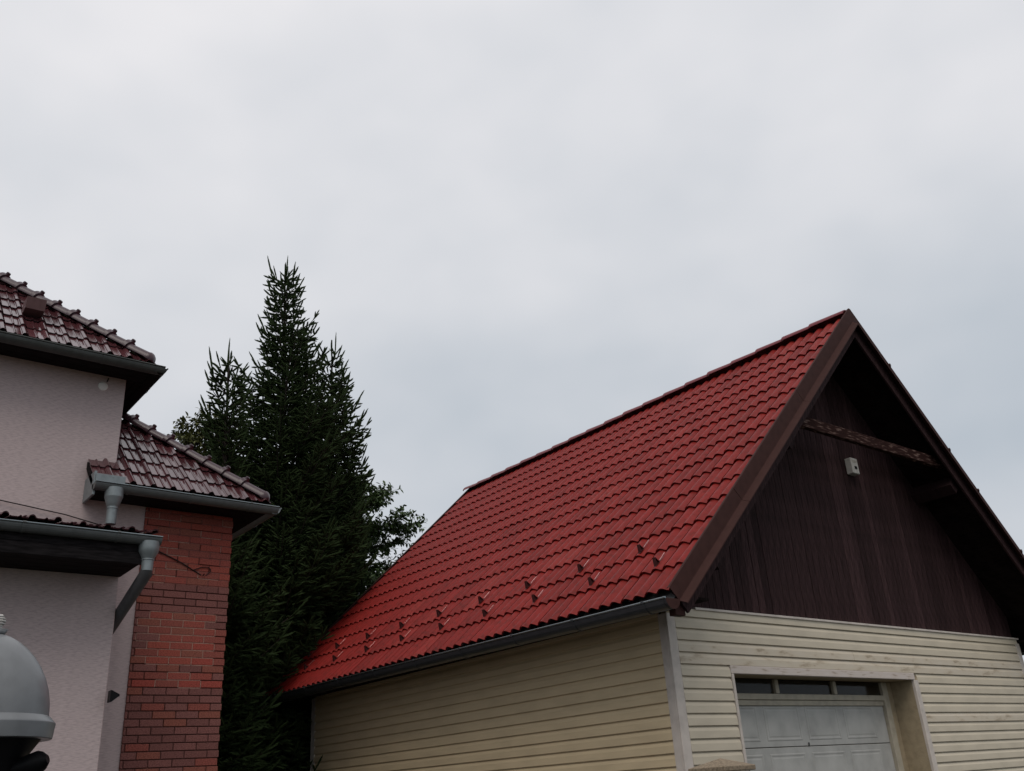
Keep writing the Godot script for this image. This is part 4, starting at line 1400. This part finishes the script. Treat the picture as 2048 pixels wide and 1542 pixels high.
# ------------------------------------------------------------------ small things
func small_things() -> void:
	# meter box on the gable
	var b := thing("wall_box", "small white box with a dark square, fixed high on the timber gable", "box", Vector3(3.470, EYE + 3.165, -0.03))
	part(b, "housing", boxmesh(Vector3(0, 0, 0), Vector3(0.137, 0.192, 0.085), 0.006), "white_plastic")
	part(b, "dark_square", boxmesh(Vector3(0.050, 0.056, 0.085), Vector3(0.098, 0.091, 0.089), 0.001), "black_plastic")
	part(b, "louvre", boxmesh(Vector3(0.016, 0.137, 0.085), Vector3(0.120, 0.140, 0.0875)), "reveal_tan")
	part(b, "louvre", boxmesh(Vector3(0.016, 0.155, 0.085), Vector3(0.120, 0.158, 0.0875)), "reveal_tan")
	# round white cover on the tall wall
	var d := thing("wall_cover", "round white cover on the pink wall under the upper eave", "cover", Vector3(-3.843, EYE + 4.275, ZW))
	var dm := MB.new()
	lathe(dm, [Vector2(0.0, 0.020), Vector2(0.03, 0.019), Vector2(0.047, 0.014), Vector2(0.051, 0.006), Vector2(0.051, -0.002)], 28)
	part(d, "disc", build(dm), "white_enamel", Transform3D(Basis(Vector3(1, 0, 0), PI / 2), Vector3(0, 0, 0)))
	var hk := MB.new()
	tube(hk, [Vector3(0.035, 0.06, -0.005), Vector3(0.037, 0.075, 0.02), Vector3(0.042, 0.10, 0.02)], [0.006, 0.006, 0.006], 8)
	part(d, "hook", build(hk), "black_plastic")
	# spotlight on the side of the porch
	var s := thing("wall_spotlight", "small black spotlight sticking out past the porch corner", "lamp", Vector3(-3.672, EYE + 0.98, -3.31))
	var hm := MB.new()
	prism(hm, [[0.0, -0.052], [0.012, -0.052], [0.062, -0.012], [0.072, -0.004], [0.072, 0.018], [0.060, 0.022], [0.010, 0.048], [0.0, 0.048]], Vector3(0, 0, -0.04), Vector3(1, 0, 0), Vector3(0, 1, 0), Vector3(0, 0, 0.08))
	part(s, "housing", build(hm), "black_plastic")
	part(s, "visor", boxmesh(Vector3(0.0725, -0.004, -0.03), Vector3(0.082, 0.016, 0.03), 0.003), "black_plastic")
	# cable from the wall to the hook in the brickwork
	var c := thing("cable", "thin black cable looped to a hook on the brick wall", "cable", Vector3(-2.60, EYE + 2.32, ZW))
	var cm := MB.new()
	var z := 0.035
	tube(cm, [Vector3(-2.60, 0.66, 0.012), Vector3(-2.04, 0.555, z), Vector3(-1.45, 0.488, z), Vector3(-1.0, 0.40, z), Vector3(-0.53, 0.225, z), Vector3(-0.25, 0.115, z), Vector3(-0.02, 0.0, z - 0.01)], [0.006, 0.006, 0.006, 0.006, 0.006, 0.006, 0.006], 8)
	part(c, "line", build(cm), "cable_black")
	var lm := MB.new()
	tube(lm, [Vector3(-0.11, 0.045, z), Vector3(-0.03, 0.083, z), Vector3(0.04, 0.092, z), Vector3(0.075, 0.07, z), Vector3(0.07, 0.04, z), Vector3(0.03, 0.0, z - 0.012)], [0.005, 0.005, 0.005, 0.005, 0.005, 0.005], 8)
	part(c, "loop", build(lm), "cable_black")
	var hm2 := MB.new()
	tube(hm2, [Vector3(0.0, 0.0, 0.01), Vector3(0.0, 0.0, 0.045), Vector3(0.0, 0.012, 0.05)], [0.005, 0.005, 0.005], 8)
	part(c, "hook", build(hm2), "black_plastic")
	# domed post close to the camera
	var p := thing("domed_post", "grey dome with a flanged rim and ribbed knob, lower left corner", "post", Vector3(-5.700, 0, 2.934))
	var yr := EYE + 0.190
	var pm := MB.new()
	var pr := [Vector2(0.141, 0.044)]
	for k in range(0, 11):
		var t := PI * 0.5 * k / 10.0
		pr.append(Vector2(0.141 * pow(cos(t), 1.22), 0.046 + 0.200 * sin(t)))
	lathe(pm, pr.slice(0, 11) + [Vector2(0.017, 0.245), Vector2(0.023, 0.256), Vector2(0.0, 0.259)], 48)
	part(p, "dome", build(pm), "dome_grey", Transform3D(Basis.IDENTITY, Vector3(0, yr, 0)))
	var rm := MB.new()
	lathe(rm, [Vector2(0.0, -0.006), Vector2(0.150, -0.006), Vector2(0.1535, -0.0055), Vector2(0.1545, -0.004), Vector2(0.158, 0.028), Vector2(0.1575, 0.0305), Vector2(0.155, 0.034), Vector2(0.144, 0.046), Vector2(0.139, 0.048)], 48)
	part(p, "rim", build(rm), "dome_grey", Transform3D(Basis.IDENTITY, Vector3(0, yr, 0)))
	var km := MB.new()
	for k in 5:
		var ky := 0.264 + 0.006 * k
		var kr: float = [0.010, 0.0145, 0.0165, 0.0145, 0.010][k]
		lathe(km, [Vector2(kr - 0.003, ky - 0.0022), Vector2(kr, ky), Vector2(kr - 0.003, ky + 0.0022)], 20)
	box(km, Vector3(-0.006, 0.250, -0.006), Vector3(0.006, 0.293, 0.006), 0.002)
	part(p, "knob", build(km), "white_plastic", Transform3D(Basis.IDENTITY, Vector3(0, yr, 0)))
	var nm := MB.new()
	lathe(nm, [Vector2(0.09, -0.08), Vector2(0.100, -0.05), Vector2(0.126, -0.012), Vector2(0.130, -0.0065)], 40)
	lathe(nm, [Vector2(0.05, -0.16), Vector2(0.055, -0.12), Vector2(0.09, -0.08)], 40)
	part(p, "neck", build(nm), "black_plastic", Transform3D(Basis.IDENTITY, Vector3(0, yr, 0)))
	var sm := MB.new()
	lathe(sm, [Vector2(0.0, 0.0), Vector2(0.13, 0.0), Vector2(0.13, 0.02), Vector2(0.045, 0.05), Vector2(0.045, yr - 0.14), Vector2(0.05, yr - 0.13)], 28)
	part(p, "stand", build(sm), "black_plastic")
	var am := MB.new()
	# ribbed arm that ends in a rounded grip
	var dir := Vector3(0.80, 0.05, 0.60).normalized()
	var q0 := Vector3(0.0, yr - 0.090, 0.0)
	var ap := []
	var ar := []
	for k in 15:
		var f := k / 14.0
		ap.append(q0 + dir * (0.03 + 0.135 * f) + Vector3(0, 0.028 * f, 0))
		ar.append([0.020, 0.022][k % 2] if k < 8 else lerpf(0.022, 0.027, (k - 8) / 4.0) if k < 12 else [0.026, 0.021, 0.010][k - 12])
	tube(am, ap, ar, 16)
	part(p, "arm", build(am), "black_plastic")
	# gate pillar with a stone cap
	var gp := thing("gate_pillar", "dark gate pillar with a pale stone cap, in front of the cream cladding", "pillar", Vector3(-1.872, 0, 1.975))
	var s0 := 0.27
	part(gp, "shaft", boxmesh(Vector3(0.02, 0, -s0 + 0.02), Vector3(s0 - 0.02, EYE + 0.026, -0.02), 0.006), "pillar_dark")
	var cp := MB.new()
	var yc := EYE + 0.028
	box(cp, Vector3(0, yc, -s0), Vector3(s0, yc + 0.028, 0), 0.004)
	var apx := Vector3(s0 * 0.5, yc + 0.072, -s0 * 0.5)
	var cr := [Vector3(0.004, yc + 0.027, -0.004), Vector3(s0 - 0.004, yc + 0.027, -0.004), Vector3(s0 - 0.004, yc + 0.027, -s0 + 0.004), Vector3(0.004, yc + 0.027, -s0 + 0.004)]
	for k in 4:
		tri(cp, cr[k], cr[(k + 1) % 4], apx, (cr[k] + cr[(k + 1) % 4]) * 0.5 - Vector3(s0 * 0.5, yc - 0.2, -s0 * 0.5))
	part(gp, "cap", build(cp), "stone_cap")
